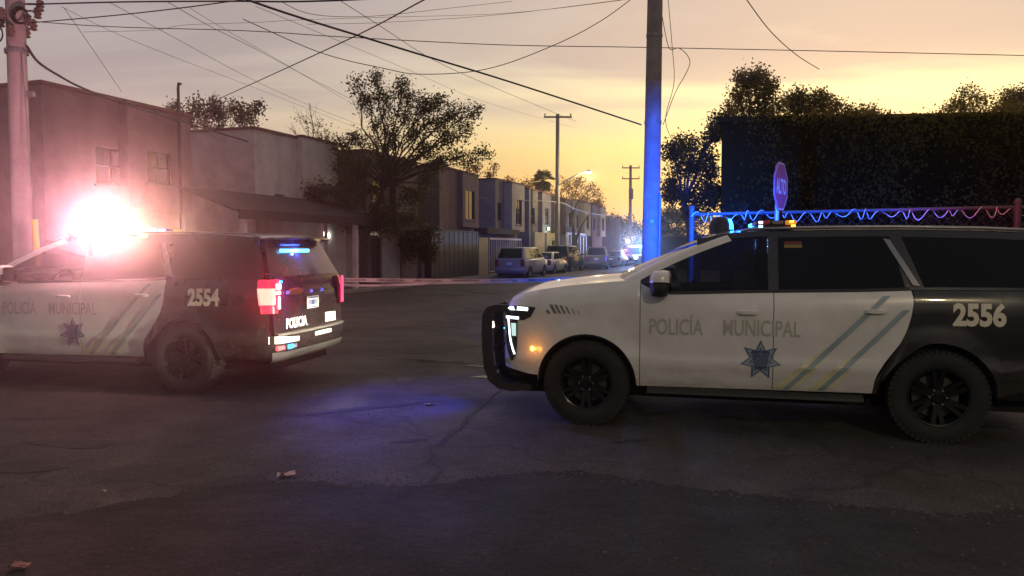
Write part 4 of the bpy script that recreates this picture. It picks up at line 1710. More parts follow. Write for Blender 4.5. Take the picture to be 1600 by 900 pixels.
def railing(label, u0, u1, v, H, step, m, arch=False, slab=None):
    root = empty('railing', G(u0, v), ANG, label=label, cat='railing')
    L = u1 - u0
    f = MB()
    f.box(0, L, -.03, .03, H - .12, H)
    f.box(0, L, -.03, .03, .25, .33)
    f.build('rail', m, root)
    n = int(L / step)
    for k in range(n + 1):
        s = L * k / n
        b = MB()
        if arch:
            b.bbox(s - .10, s + .10, -.10, .10, 0, H - .13, .02)
            if k < n:
                s1 = L * (k + 1) / n
                A = [(lerp(s + .11, s1 - .11, j / 8), -.06, H - .55 + .42 * sin(pi * j / 8)) for j in range(9)]
                b.grid([A, [(p[0], -.06, H - .12) for p in A]])
        else:
            b.bbox(s - .028, s + .028, -.028, .028, .331, H - .121, .01)
        b.build('post' if arch or k % 4 == 0 else 'bar', m, root)
    return root


railing('white iron railing in front of the tan house', 43.7, 49.8, 16.5, 2.35, .40, M_WHITEIRON)
railing('white arched balustrade beyond the tall pole', 60.8, 67.2, 16.2, 3.0, 1.05, M_WHITEIRON, arch=True)
pc = empty('carport', G(43.8, 14.9 + 1.7), ANG, label='flat dark carport slab over the white railing', cat='carport')
MB().box(0, 6.2, .05, 1.0, 2.6, 2.95).build('roof', M_ROOF, pc)

# wall lamps that are lit
def wall_lamp(label, p, col, e, energy, yaw=0):
    r = empty('wall_lamp', p, ANG, label=label, cat='lamp')
    b = MB()
    b.bbox(-.05, .05, -.02, .05, -.10, .10, .01)
    b.build('bracket', M_IRON, r)
    b = MB()
    b.bbox(-.09, .09, -.16, -.022, -.10, .12, .03)
    b.build('shade', emis('lamp_' + label[:6], col, e), r)
    lamp('wall_lamp_light', 'POINT', (0, -.35, -.05), energy, col, r, .06)
    return r


wall_lamp('bright white porch lamp under the lean-to roof', at(503, 366, 30.6), (1.0, .98, .85), 5, 5)
wall_lamp('greenish wall lamp glowing on the grey house', G(57.0, 16.75, 3.2), (.75, 1.0, .80), 3, 30)

# ================================================================== RIGHT SIDE: WALL, FENCE, SIGN
db0 = at(1128, 183, 17.0)
rb0 = empty('warehouse', (db0.x, db0.y, 0), radians(-5.4), label='long dark flat-topped building behind the chain-link fence', cat='building')
SHW = Matrix(((1, .26, 0, 0), (0, 1, 0, 0), (0, 0, 1, 0), (0, 0, 0, 1)))
w_ = MB()
w_.M = SHW
w_.box(0, 22, 0, 9, 0, db0.z - .12)
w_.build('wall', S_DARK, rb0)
c_ = MB()
c_.M = SHW
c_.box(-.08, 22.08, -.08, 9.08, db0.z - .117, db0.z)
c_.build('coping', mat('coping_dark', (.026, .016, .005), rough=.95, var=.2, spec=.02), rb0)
for k in range(5):
    c_ = MB()
    c_.box(3.2 + 4 * k, 3.5 + 4 * k, -.10, -.003, 0, db0.z - .13)
    c_.build('pilaster', S_DARK, rb0)

FA = at(1081, 335, 12.5)
FB = at(1590, 328, 10.8)
fdir = Vector((FB.x - FA.x, FB.y - FA.y, 0))
FL = fdir.length * 1.55
fr_ = empty('chain_link_fence', (FA.x, FA.y, 0), atan2(fdir.y, fdir.x), label='chain-link fence with a pale cord looped round its top rail', cat='fence')
M_GALV = mat('galvanised', (.22, .22, .23), rough=.5, metal=.4, var=.15)
FH = 2.25
M_RAIL = mat('rail_rusted', (.06, .05, .05), rough=.6, var=.3)
b = MB()
b.tube([(0, 0, FH), (FL, 0, FH + .04)], .026, 10)
b.build('top_rail', M_RAIL, fr_, smooth=50)
for x in (0, FL / 1.55, FL):
    b = MB()
    b.tube([(x, .0, 0), (x, .0, FH + .10)], .045, 10)
    b.lathe([(0, .05), (.035, .04), (.05, 0)], 10, 'z', c=(x, 0, FH + .10))
    b.build('post', M_RAIL, fr_, smooth=50)
b = MB()
wpath = []
s = .14
nx_ = int((FL + FH) / s)
for k in range(nx_):
    for sg in (1, -1):
        x0, z0, x1, z1 = (k * s - FH, .05, k * s, FH) if sg > 0 else (k * s - FH, FH, k * s, .05)
        if x0 < 0:
            t = -x0 / (x1 - x0)
            x0, z0 = 0, lerp(z0, z1, t)
        if x1 > FL:
            t = (FL - x0) / (x1 - x0)
            x1, z1 = FL, lerp(z0, z1, t)
        if x1 - x0 < .02:
            continue
        b.tube([(x0, .006 * sg, z0), (x1, .006 * sg, z1)], .0026, 3, cap=False)
o = b.build('mesh', M_RAIL, fr_, recalc=False)
o['kind'] = 'stuff'
b = MB()
pts = []
n = int(FL / .21)
r_ = random.Random(3)
for k in range(n * 10):
    t = k / 10
    ph = 2 * pi * t
    x = .21 * t + .05 * sin(ph * .37)
    amp = .062 + .022 * sin(t * 1.7) + .012 * sin(t * 5.1)
    pts.append((x, -amp * .7 * cos(ph), FH - .035 + amp * sin(ph) - .03 * max(0, sin(t * .9))))
b.tube(pts, .0065, 5)
b.build('cord', mat('pale_cord', (.62, .60, .58), rough=.5), fr_, smooth=60)

# stop sign
sp_ = at(1217, 340, 11.5)
sr = empty('stop_sign', (sp_.x, sp_.y, 0), radians(55.5), label='red octagonal ALTO stop sign on a thin post above the black roof', cat='road sign')
b = MB()
b.tube([(-.0, .03, 0), (-.0, .03, 2.95)], .032, 10)
b.build('post', mat('sign_post', (.45, .44, .43), rough=.45, metal=.3, var=.15), sr, smooth=50)
zc = at(1222, 291, 11.5).z
oc = [(.385 * cos(pi / 8 + k * pi / 4), .385 * sin(pi / 8 + k * pi / 4)) for k in range(8)]
M_SRED = mat('sign_red', (.44, .11, .22), rough=.4, var=.1)
M_SWHITE = mat('sign_white', (.85, .84, .85), rough=.4)
b = MB()
b.prism([(x + .045, -.012, zc + z) for x, z in oc], (0, .012, 0))
po = b.build('plate', M_SRED, sr)
b = MB()
A = [(x * .975 + .045, -.0145, zc + z * .975) for x, z in oc]
B = [(x * .925 + .045, -.0145, zc + z * .925) for x, z in oc]
b.grid([A + [A[0]], B + [B[0]]])
b.build('border', M_SWHITE, po)
vs, fcs, wx, hy = text_mesh('ALTO', 1.0, .03)
a_, b_ = .52 / wx, .235 / hy
MB().add([(p[0] * a_ - .26 + .045, -.0150, zc - .118 + p[1] * b_) for p in vs], fcs).build('lettering', M_SWHITE, po)

# ================================================================== POLES AND WIRES
M_POLE = mat('weathered_pole', (.25, .205, .185), rough=.85, var=.3, vscale=3, bump=.4, bscale=18)
M_POLEC = mat('concrete_pole', (.33, .30, .285), rough=.85, var=.2, vscale=2, bump=.3, bscale=20)
M_INS = mat('insulator', (.16, .11, .09), rough=.3)
M_WIRE = mat('wire_black', (.02, .018, .018), rough=.6)


def pole(label, x, y, h, r0, r1, m, arms=(), lean=(0, 0), yaw=0.0):
    root = empty('utility_pole', (x, y, 0), yaw, label=label, cat='utility pole')
    b = MB()
    n = 10
    b.tube([(lean[0] * k / n, lean[1] * k / n, h * k / n) for k in range(n + 1)], [lerp(r0, r1, k / n) for k in range(n + 1)], 16)
    b.build('pole', m, root, smooth=50)
    for (z, ln) in arms:
        b = MB()
        fx = lean[0] * z / h
        b.bbox(fx - ln / 2, fx + ln / 2, -r1 - .12, -r1, z - .06, z + .06, .01)
        ar = b.build('crossarm', M_POLE, root)
        for s in (-.46, .46):
            q = MB()
            q.lathe([(0, .20), (.05, .19), (.055, .13), (.035, .11), (.06, .08), (.03, .05), (.02, 0)], 10, 'z', c=(fx + ln * s, -r1 - .06, z + .06))
            q.build('insulator', M_INS, ar, smooth=40)
    return root


# right-hand pole
rp0 = at(1016.5, 405, 14.4)
rt0 = at(1023.5, 0, 14.4)
lx = (rt0.x - rp0.x) / (rt0.z - rp0.z)
PR = pole('thick pole lit blue from below at the right corner', rp0.x - lx * rp0.z, 14.4, 9.5, .172, .125, M_POLE, lean=(lx * 9.5, 0))
b = MB()
b.tube([(.135, -.12, .1), (.135 + lx * 2.68, -.115, 2.70)], .028, 8)
b.build('conduit', M_GALV, PR, smooth=50)
for z in (1.2, 2.2, 4.03, 5.62):
    b = MB()
    rr = lerp(.172, .125, z / 9.5)
    b.lathe([(rr + .001, -.03), (rr + .008, -.03), (rr + .008, .03), (rr + .001, .03)], 20, 'z', c=(lx * z, 0, z))
    b.build('band', M_GALV, PR, smooth=30)
# left-hand pole with its clutter of fittings
lp = at(30, 200, 14.5)
PL = pole('pale left-hand pole washed pink by the light bar, fittings at its top', lp.x, 14.5, 9.0, .175, .155, M_POLEC)
r_ = random.Random(11)
for k in range(9):
    b = MB()
    a = r_.uniform(0, 6.28)
    z = r_.uniform(5.62, 6.25)
    d = r_.uniform(.2, .42)
    c, s_ = cos(a), sin(a)
    b.tube([(.16 * c, .16 * s_, z), (d * c, d * s_, z + .02)], .02, 6)
    b.lathe([(.02, -.12), (.07, -.10), (.05, -.05), (.075, -.02), (.05, .03), (.07, .06), (.03, .10)], 10, 'z', c=(d * c, d * s_, z))
    b.build('insulator', M_INS, PL, smooth=40)
for k, (cx_, cz_, rr) in enumerate(((-.30, 5.62, .17), (-.34, 5.9, .14), (.22, 5.95, .12))):
    b = MB()
    for q in range(4):
        b.tube([(cx_ + (rr + .012 * q) * cos(2 * pi * j / 18), -.18 - .02 * q, cz_ + (rr + .012 * q) * sin(2 * pi * j / 18)) for j in range(19)], .012, 5)
    b.build('cable_coil', M_WIRE, PL, smooth=60)
b = MB()
b.lathe([(.19, -.04), (.2, -.04), (.2, .04), (.19, .04)], 20, 'z', c=(0, 0, 5.35))
b.bbox(.17, .30, -.05, .05, 4.52, 4.62, .01)
b.build('band', M_GALV, PL)
# mid-street pole with a lit lamp
mp0 = at(871, 300, 57)
PM = pole('tall street pole with one crossarm and a lit lamp on a bracket', mp0.x, 57, 11.55, .19, .13, M_POLEC, arms=((11.3, 2.05),))
la = at(921, 266, 57)
b = MB()
b.tube([(.1, -.1, 6.35), (.7, -.1, 6.75), (1.4, -.1, 7.1), (2.05, -.1, 7.35)], .045, 8)
ao = b.build('lamp_arm', M_GALV, PM, smooth=50)
b = MB()
b.lathe([(0, .16), (.14, .13), (.20, .05), (.22, 0)], 14, 'z', c=(2.3, -.1, 7.33))
b.build('lamp_hood', M_GALV, ao, smooth=50)
b = MB()
b.lathe([(.0, -.15), (.12, -.12), (.19, -.04), (.20, 0)], 14, 'z', c=(2.3, -.1, 7.325))
b.build('lamp_bulb', emis('street_lamp_glow', (1.0, .88, .62), 14), ao, smooth=50)
lamp('street_lamp_light', 'POINT', (2.3, -.1, 6.9), 900, (1.0, .80, .45), PM, .2)
# far pole with transformer
fp = at(985, 300, 83)
PF = pole('far pole with two crossarms and a transformer', fp.x, 83, 10.6, .19, .14, M_POLE, arms=((10.3, 1.9), (9.15, 1.9)))
b = MB()
b.lathe([(0, 8.1), (.22, 8.08), (.25, 8.0), (.25, 7.0), (.22, 6.95), (0, 6.95)], 14, 'z', c=(.0, -.42, 0))
b.build('transformer', M_GALV, PF, smooth=40)


def spline(P, n=10):
    out_ = []
    for i in range(len(P) - 1):
        p0, p1, p2, p3 = P[max(0, i - 1)], P[i], P[i + 1], P[min(len(P) - 1, i + 2)]
        for k in range(n):
            t = k / n
            out_.append(.5 * ((2 * p1) + (p2 - p0) * t + (2 * p0 - 5 * p1 + 4 * p2 - p3) * t * t + (3 * p1 - p0 - 3 * p2 + p3) * t ** 3))
    out_.append(P[-1])
    return out_


def wire(label, pts, r, group='overhead wires', m=None):
    P = spline([at(*p) for p in pts], 8)
    b = MB()
    b.tube(P, r, 5)
    return tag(b.build('overhead_wire', m or M_WIRE, None, smooth=70), label, 'wire', group)


wire('thick black cable running down to the right-hand pole', [(120, -110, 7.2), (390, 1, 9), (600, 68, 10.8), (800, 129, 12.6), (1002, 195, 14.35)], .015)
wire('long thin wire crossing the whole sky behind the right-hand pole', [(-100, 20, 22), (140, 40, 21), (380, 48, 20), (540, 58, 20), (780, 70, 20), (1003, 74, 20), (1300, 80, 20), (1700, 89, 20)], .011)
wire('wire rising from the left-hand pole to the top edge', [(44, 36, 14.4), (200, 22, 13), (362, 2, 12), (600, -34, 11)], .010)
wire('topmost dark cable along the upper edge at left', [(44, 7, 14.4), (200, 3, 13), (360, 2, 12), (520, 1, 11), (900, -20, 10)], .014)
wire('straight wire climbing from the roof tree to the top edge', [(345, 153, 27), (420, 119, 22), (560, 54, 16), (662, 0, 13), (760, -50, 11)], .013)
wire('slack wire dipping above the forked tree to the top of the sky', [(380, 30, 26), (500, 82, 26), (600, 107, 26), (660, 116, 26), (760, 108, 26), (860, 73, 26), (940, 32, 26), (1010, -20, 26)], .014)
wire('wire slanting down beside the tall right tree', [(1140, -40, 18), (1167, 0, 18), (1205, 50, 20), (1245, 86, 22), (1280, 108, 24)], .012)
wire('sagging service cable from the left-hand pole to the white house', [(42, 72, 14.4), (60, 97, 15), (90, 117, 16.5), (130, 138, 18.5), (200, 164, 22), (290, 192, 25), (400, 225, 28.5), (470, 245, 32)], .026)
wire('pale cable strung along the houses beyond the pole', [(700, 300, 46), (760, 310, 50), (871, 316, 57), (900, 327, 62), (940, 336, 70), (985, 338, 83)], .03, m=mat('wire_pale', (.35, .33, .31), rough=.6))
wire('short wire loop hanging beside the right-hand pole', [(1034, 22, 14.4), (1045, 74, 14.3), (1060, 75, 14.3), (1072, 84, 14.3), (1078, 98, 14.3), (1070, 118, 14.3), (1055, 145, 14.3), (1036, 195, 14.4)], .007)
wire('second slack wire beside the right-hand pole', [(1043, -10, 14.4), (1050, 70, 14.4), (1053, 130, 14.4), (1040, 190, 14.4), (1060, 235, 16)], .006)
WIRE_LABELS = ["lowest thin grey wire slanting from the left-hand pole down to the twiggy tree", "thin grey wire just above the lowest slanting one, ending at the forked tree", "thin grey wire ending halfway up the forked tree crown",
    "thin grey wire running close beside another one near the forked tree", "steep short thin wire dropping to the rose house roof", "shallow thin wire dipping just under the top edge left of centre",
    "thin wire running level and then rising across the upper left sky", "thin wire rising gently to the top edge beside the thick pole", "thin wire slanting from the top centre towards the tall street pole", "longest thin wire slanting from the upper left to the tall street pole"]
for i, pts in enumerate(([(95, 10, 15), (190, 56, 18), (300, 100, 22), (400, 138, 26), (575, 207, 33)], [(170, 3, 15), (260, 52, 18), (390, 122, 24), (480, 163, 29), (580, 202, 34)],
                         [(262, 3, 15), (330, 42, 18), (400, 77, 22), (490, 125, 27), (582, 172, 33)], [(296, 12, 15), (345, 42, 18), (440, 97, 23), (580, 180, 32)],
                         [(100, 12, 15), (140, 70, 17), (190, 143, 21)], [(440, 3, 15), (478, 20, 16), (530, 26, 18), (600, 24, 20), (700, 13, 24), (800, 2, 28)],
                         [(130, 50, 19), (240, 47, 19), (290, 39, 19), (400, 35, 19), (470, 31, 19), (600, 27, 20), (800, 20, 20), (990, -2, 20)],
                         [(480, 38, 22), (600, 35, 22), (780, 23, 22), (970, 0, 22)], [(530, 0, 15), (590, 38, 17), (680, 95, 21), (780, 140, 26), (900, 190, 34)],
                         [(400, 10, 15), (520, 60, 18), (640, 110, 24), (760, 160, 34), (900, 200, 48)])):
    wire(WIRE_LABELS[i], pts, .005 + .001 * (i % 3), group='thin wires fanning across the sky', m=mat('wire_grey', (.12, .11, .11), rough=.7))
# guy wire with a yellow guard by the left pole
g0, g1 = at(54, 343, 13.6), at(58, 398, 13.6)
gd = (g1 - g0).normalized()
gb = g1 + gd * (g1.z / -gd.z)
gr_ = empty('guy_wire', (gb.x, gb.y, 0), label='guy wire in a yellow guard standing beside the left-hand pole', cat='guy wire')
b = MB()
o_ = Vector((gb.x, gb.y, 0))
b.tube([tuple(gb - o_), tuple(g0 - o_)], .055, 8)
b.build('guard', mat('guard_yellow', (.72, .50, .05), rough=.5), gr_, smooth=50)
b = MB()
b.tube([tuple(g0 - o_), tuple(Vector((lp.x + .15, 14.4, 5.3)) - o_)], .009, 5)
b.build('wire', M_GALV, gr_)
# police tape
M_TAPE = mat('tape_white', (.36, .35, .33), rough=.5, var=.1)
M_TAPET = mat('tape_print', (.05, .05, .05), rough=.6)


def tape(label, pts, wd, txt=True):
    P = spline([at(*p) for p in pts], 14)
    b = MB()
    A, B = [], []
    for i, p in enumerate(P):
        tw = .25 * sin(i * .45) + .12 * sin(i * 1.3)
        d = Vector((0, sin(tw), cos(tw))) * wd / 2
        A.append(tuple(p - d))
        B.append(tuple(p + d))
    o = b.grid([A, B]).build('barrier_tape', M_TAPE, None, smooth=60)
    tag(o, label, 'barrier tape')
    if txt:
        L = [0]
        for i in range(1, len(P)):
            L.append(L[-1] + (P[i] - P[i - 1]).length)

        def pos(s, h):
            for i in range(1, len(P)):
                if L[i] >= s:
                    f = (s - L[i - 1]) / (L[i] - L[i - 1])
                    a, c = Vector(A[i - 1]).lerp(Vector(A[i]), f), Vector(B[i - 1]).lerp(Vector(B[i]), f)
                    return a.lerp(c, h) + Vector((0, -.004, 0))
            return Vector(A[-1])
        vs, fcs, wx, hy = text_mesh('PRECAUCION', 1.0, .03)
        tm = MB()
        s = .15
        while s + .62 < L[-1]:
            tm.add([tuple(pos(s + p[0] / wx * .60, .2 + .6 * p[1] / hy)) for p in vs], fcs)
            s += .86
        tm.build('lettering', M_TAPET, o)
    return o


tape('white police tape with black lettering stretched across the side street', [(250, 430, 15.2), (400, 435, 16.2), (525, 437, 16.8), (650, 438.5, 16.6), (750, 439, 16.2), (850, 437.5, 15.6), (940, 434.5, 15.0), (1010, 430, 14.25)], .088)
tape('slack second strand of tape hanging lower beside the SUV tail', [(500, 442, 16.7), (560, 446, 16.7), (620, 445, 16.7), (700, 442, 16.4), (800, 440.5, 15.9)], .05, txt=False)

# ================================================================== TREES
def leafmat(name, col):
    mm = mat(name, col, rough=.75, var=.45, vscale=1.3, spec=.05)
    t = mm.node_tree
    b = t.nodes['Principled BSDF']
    tl = t.nodes.new('ShaderNodeBsdfTranslucent')
    tl.inputs[0].default_value = (col[0] * 3.2, col[1] * 2.6, col[2] * 1.5, 1)
    mx = t.nodes.new('ShaderNodeMixShader')
    mx.inputs[0].default_value = .55
    t.links.new(b.outputs[0], mx.inputs[1])
    t.links.new(tl.outputs[0], mx.inputs[2])
    t.links.new(mx.outputs[0], t.nodes['Material Output'].inputs[0])
    return mm


LF_DARK = leafmat('leaf_dark', (.040, .045, .024))
LF_OLIVE = leafmat('leaf_olive', (.10, .092, .045))
LF_RUST = leafmat('leaf_rust', (.16, .075, .035))
LF_DEEP = leafmat('leaf_deep', (.026, .027, .009))
M_BARK = mat('bark', (.065, .05, .04), rough=.95, var=.35, vscale=6, bump=.6, bscale=22)


def limb(b, p0, p1, r0, r1, r, wob=.08, n=6, sides=6):
    d = (p1 - p0).length
    pts = []
    for k in range(n + 1):
        f = k / n
        p = p0.lerp(p1, f)
        if 0 < k < n:
            p = p + Vector((r.gauss(0, wob * d * .25), r.gauss(0, wob * d * .25), r.gauss(0, wob * d * .15)))
        p.z += .10 * d * sin(pi * f) * .5
        pts.append(p)
    b.tube(pts, [lerp(r0, r1, k / n) for k in range(n + 1)], sides, cap=False)
    return pts


def leaf(b, p, size, r, droop=.3):
    a = r.uniform(0, 2 * pi)
    e = r.gauss(-droop, .55)
    d = Vector((cos(a) * cos(e), sin(a) * cos(e), sin(e)))
    s = d.cross(Vector((r.gauss(0, 1), r.gauss(0, 1), r.gauss(0, 1))))
    if s.length < 1e-3:
        return
    s.normalize()
    l, w_ = size * r.uniform(.7, 1.4), size * r.uniform(.26, .42)
    q = p + d * l
    m_ = p + d * l * .45
    up = d.cross(s) * w_ * .3
    b.add([tuple(p), tuple(m_ + s * w_ + up), tuple(q), tuple(m_ - s * w_ + up)], [(0, 1, 2), (0, 2, 3)])


def tree(label, base, fork_z, trunk_r, clumps, seed, lm=None, twigs=7, leaves=14, lsize=.17, spread=.30, name='street_tree', cat='tree', stems=2, group=None, bend=(0, 0), lean_fork=None):
    """clumps: (x, y, z, r[, density]) in world metres; each is fed by its own limb"""
    r = random.Random(seed)
    root = empty(name, (base[0], base[1], 0), label=label, cat=cat, group=group)
    o = Vector((base[0], base[1], 0))
    tb, lb = MB(), MB()
    fork = Vector((bend[0], bend[1], fork_z))
    pts = [Vector((bend[0] * (k / 6) ** 1.5, bend[1] * (k / 6) ** 1.5, fork_z * k / 6)) for k in range(7)]
    rs = [trunk_r * (1.35 if k == 0 else lerp(1.05, .85, k / 6)) for k in range(7)]
    tb.tube(pts, rs, 10, cap=False)
    cs = [Vector(c[:3]) - o for c in clumps]
    mids = []
    for k in range(stems):
        grp = [c for i, c in enumerate(cs) if i % stems == k] or cs
        cen = sum(grp, Vector()) / len(grp)
        mid = fork.lerp(cen, .55)
        if stems > 1:
            mid.x += r.gauss(0, .3)
        limb(tb, fork - Vector((0, 0, .15)), mid, trunk_r * .62, trunk_r * .24, r, .10, 7, 8)
        mids.append(mid)
    for i, c in enumerate(clumps):
        cc, cr = cs[i], c[3]
        dens = c[4] if len(c) > 4 else 1.0
        st = min(mids + [fork], key=lambda q: (q - cc).length + (3 if q.z > cc.z + .4 else 0))
        P = limb(tb, st, cc, trunk_r * .20, trunk_r * .05, r, .10)
        for t in range(max(2, int(1.5 * twigs * (.6 + .6 * r.random())))):
            u = Vector((r.gauss(0, 1), r.gauss(0, 1), r.gauss(0, 1)))
            u.normalize()
            tip = cc + u * cr * r.uniform(.35, 1.0)
            s0 = P[r.randint(3, 6)]
            limb(tb, s0, tip, max(.010, trunk_r * .04), .004, r, .2, 4, 3)
            for k in range(int(1.7 * leaves * dens * r.uniform(.4, 1.6))):
                f = r.random() ** .6
                q = s0.lerp(tip, .35 + .65 * f) + Vector((r.gauss(0, spread * .5), r.gauss(0, spread * .5), r.gauss(0, spread * .5)))
                leaf(lb, q, lsize * .72, r)
    tb.build('trunk', M_BARK, root, smooth=60, recalc=False)
    if lb.v:
        lb.build('crown', lm or LF_DARK, root, recalc=False)
    return root


def px_clumps(lst, Y, dy, seed):
    """clumps seen at (px, py, r_px) round depth Y, spread in depth"""
    r = random.Random(seed)
    out_ = []
    for c in lst:
        y = Y + r.uniform(-dy, dy)
        p = at(c[0], c[1], y)
        out_.append((p.x, p.y, p.z, c[2] * y / F) + tuple(c[3:]))
    return out_


# the forked street tree in the middle
b0 = at(570, 400, 31.6)
main_c = [(556, 128, 15), (575, 150, 17), (590, 122, 12), (606, 150, 20), (630, 128, 12), (643, 150, 15), (598, 185, 24), (632, 178, 20), (584, 218, 24), (615, 215, 26), (648, 205, 18),
          (668, 158, 14), (690, 152, 13), (672, 190, 18), (700, 185, 18), (722, 170, 16), (745, 175, 13), (700, 215, 20), (730, 200, 16), (668, 230, 24), (690, 250, 22), (716, 240, 16, .6), (740, 250, 15, .5), (762, 238, 8, .5),
          (640, 245, 26), (600, 255, 30), (565, 262, 30), (625, 285, 34), (580, 300, 36), (540, 290, 30), (530, 250, 24), (512, 262, 20, .7), (508, 300, 22), (545, 325, 28), (600, 330, 30), (650, 300, 28), (672, 285, 24), (640, 340, 22), (530, 225, 16, .6), (550, 210, 12, .7), (500, 322, 24), (522, 340, 22), (560, 345, 26), (592, 352, 20), (616, 348, 22), (486, 300, 16), (640, 315, 24), (535, 310, 26)]
tree('tall forked street tree with a sparse feathery crown in the middle of the scene', (b0.x, 31.6), 2.35, .26, px_clumps(main_c, 31.6, 1.3, 5), 21, LF_DARK, twigs=8, leaves=24, lsize=.145, stems=3)
# twiggy half-bare branch tree left of it
b1 = at(520, 400, 33)
tree('half-bare twiggy tree rising over the white house wall', (b1.x, 33), 2.6, .14, px_clumps([(470, 185, 24, .12), (495, 195, 26, .2), (455, 200, 18, .05), (510, 215, 22, .6), (535, 222, 16, .8), (484, 172, 18, .05), (500, 240, 22, .8)], 33, .6, 9), 31, LF_DARK, twigs=11, leaves=10, lsize=.14)
# small bushy tree by the gate
b2 = at(656, 420, 36.5)
tree('small bushy tree standing before the dark front wall', (b2.x, 36.5), 1.6, .11, px_clumps([(640, 375, 22), (660, 385, 24), (672, 360, 20), (648, 355, 20), (635, 395, 14), (668, 398, 16)], 36.5, .7, 3), 41, LF_DEEP, twigs=9, leaves=30, lsize=.16, spread=.35)
# tree behind the white house
b3 = at(335, 200, 36)
tree('dark leafy tree showing above the white house roof', (b3.x, 36), 3.2, .2, px_clumps([(275, 170, 16), (290, 180, 18), (305, 165, 16), (320, 178, 20), (335, 165, 15), (350, 178, 18), (365, 165, 16), (380, 172, 18), (395, 180, 16), (402, 165, 9), (300, 200, 26), (340, 205, 28), (380, 205, 26), (265, 190, 14)], 36, 1.0, 4), 51, LF_DARK, twigs=8, leaves=18, lsize=.18)
# trees at the right
bR = at(1085, 330, 22)
tree('low spreading tree right of the thick pole with sky through its crown', (bR.x, 22), 1.8, .2, px_clumps([(1050, 230, 18), (1070, 225, 20), (1092, 222, 20), (1110, 235, 20), (1120, 205, 16), (1128, 180, 14), (1060, 255, 22), (1085, 255, 22), (1110, 262, 24), (1048, 285, 16, .7), (1065, 300, 16, .5), (1098, 290, 24), (1120, 295, 22), (1045, 305, 10), (1112, 318, 24), (1085, 318, 18)], 22, 1.0, 8), 61, LF_DARK, twigs=10, leaves=26, lsize=.12, spread=.22)
bR = at(1175, 300, 27)
tree('tall round-topped tree behind the left end of the dark building', (bR.x, 27), 3.0, .25, px_clumps([(1160, 120, 18), (1185, 115, 18), (1200, 130, 18), (1170, 140, 22), (1195, 150, 22), (1150, 150, 16), (1145, 172, 20), (1165, 172, 22), (1190, 178, 24), (1212, 165, 16), (1140, 195, 18), (1178, 205, 30), (1210, 200, 24)], 27, 1.0, 9), 71, LF_OLIVE, twigs=10, leaves=26, lsize=.14, spread=.26)
bR = at(1265, 300, 28)
tree('broad tree between the tall tree and the open sky above the dark building', (bR.x, 28), 3.0, .22, px_clumps([(1235, 155, 16), (1250, 148, 14), (1262, 160, 16), (1280, 150, 13), (1292, 160, 14), (1240, 175, 20), (1268, 178, 20), (1295, 175, 16), (1310, 165, 8, .5), (1325, 176, 11), (1345, 175, 9), (1362, 176, 9), (1335, 185, 14), (1270, 200, 24), (1300, 198, 20)], 28, 1.0, 10), 81, LF_OLIVE, twigs=10, leaves=24, lsize=.14, spread=.26)
bR = at(1510, 300, 30)
tree('thin-leaved tree against the brightest sky on the right', (bR.x, 30), 3.0, .2, px_clumps([(1508, 140, 14, .8), (1500, 158, 16), (1525, 150, 14, .7), (1515, 172, 18), (1490, 172, 13, .5), (1480, 165, 9, .2), (1535, 168, 14, .7), (1470, 178, 9, .4), (1455, 178, 6, .2), (1540, 150, 9, .2), (1510, 195, 22)], 30, .8, 11), 91, LF_OLIVE, twigs=10, leaves=14, lsize=.13, spread=.25)
bR = at(1585, 300, 27)
tree('dense tree at the right edge above the dark building', (bR.x, 27), 3.0, .22, px_clumps([(1570, 155, 14), (1585, 148, 15), (1600, 150, 16), (1560, 172, 16), (1580, 175, 20), (1605, 172, 20), (1620, 155, 16), (1590, 200, 26), (1640, 170, 24)], 27, .8, 12), 101, LF_OLIVE, twigs=10, leaves=28, lsize=.13, spread=.24)
# climber hanging over the front of the dark building
r_ = random.Random(5)
vb = MB()
sp2 = MB()
for k in range(260):
    x = r_.uniform(2.6, 12) if k < 220 else r_.uniform(.2, 3.5)
    z1 = r_.uniform(1.2, db0.z + .12)
    cx_, cz_ = x, z1
    for q in range(34):
        leaf(vb, Vector((cx_ + r_.gauss(0, .22), -.16 - abs(r_.gauss(0, .08)), min(db0.z - .03, cz_ + r_.gauss(0, .24)))), .085, r_, .6)
for k in range(75):
    x = 12 * r_.random() ** .75 + .1
    top = db0.z + r_.uniform(-.1, .16) + (.22 * r_.random() if x > 4.5 else 0)
    for q in range(26):
        leaf(vb, Vector((x + r_.gauss(0, .20), -.05 + r_.gauss(0, .12), top - abs(r_.gauss(0, .12)))), .075, r_, .3)
for k in range(14):
    x = 3.4 + .62 * k
    sp2.tube([(x + .1 * sin(j * 1.3 + k), -.14, .05 + (db0.z - .3) * j / 8) for j in range(9)], .018, 5)
cr_ = empty('climbing_plant', (db0.x, db0.y, 0), radians(-5.4), label='dark climbing plant covering the front of the long dark building', cat='climbing plant')
sp2.build('stem', mat('stem_dark', (.02, .014, .006), rough=.95, spec=0.0), cr_, recalc=False)
vb.build('foliage', leafmat('leaf_climber', (.085, .075, .022)), cr_, recalc=False)

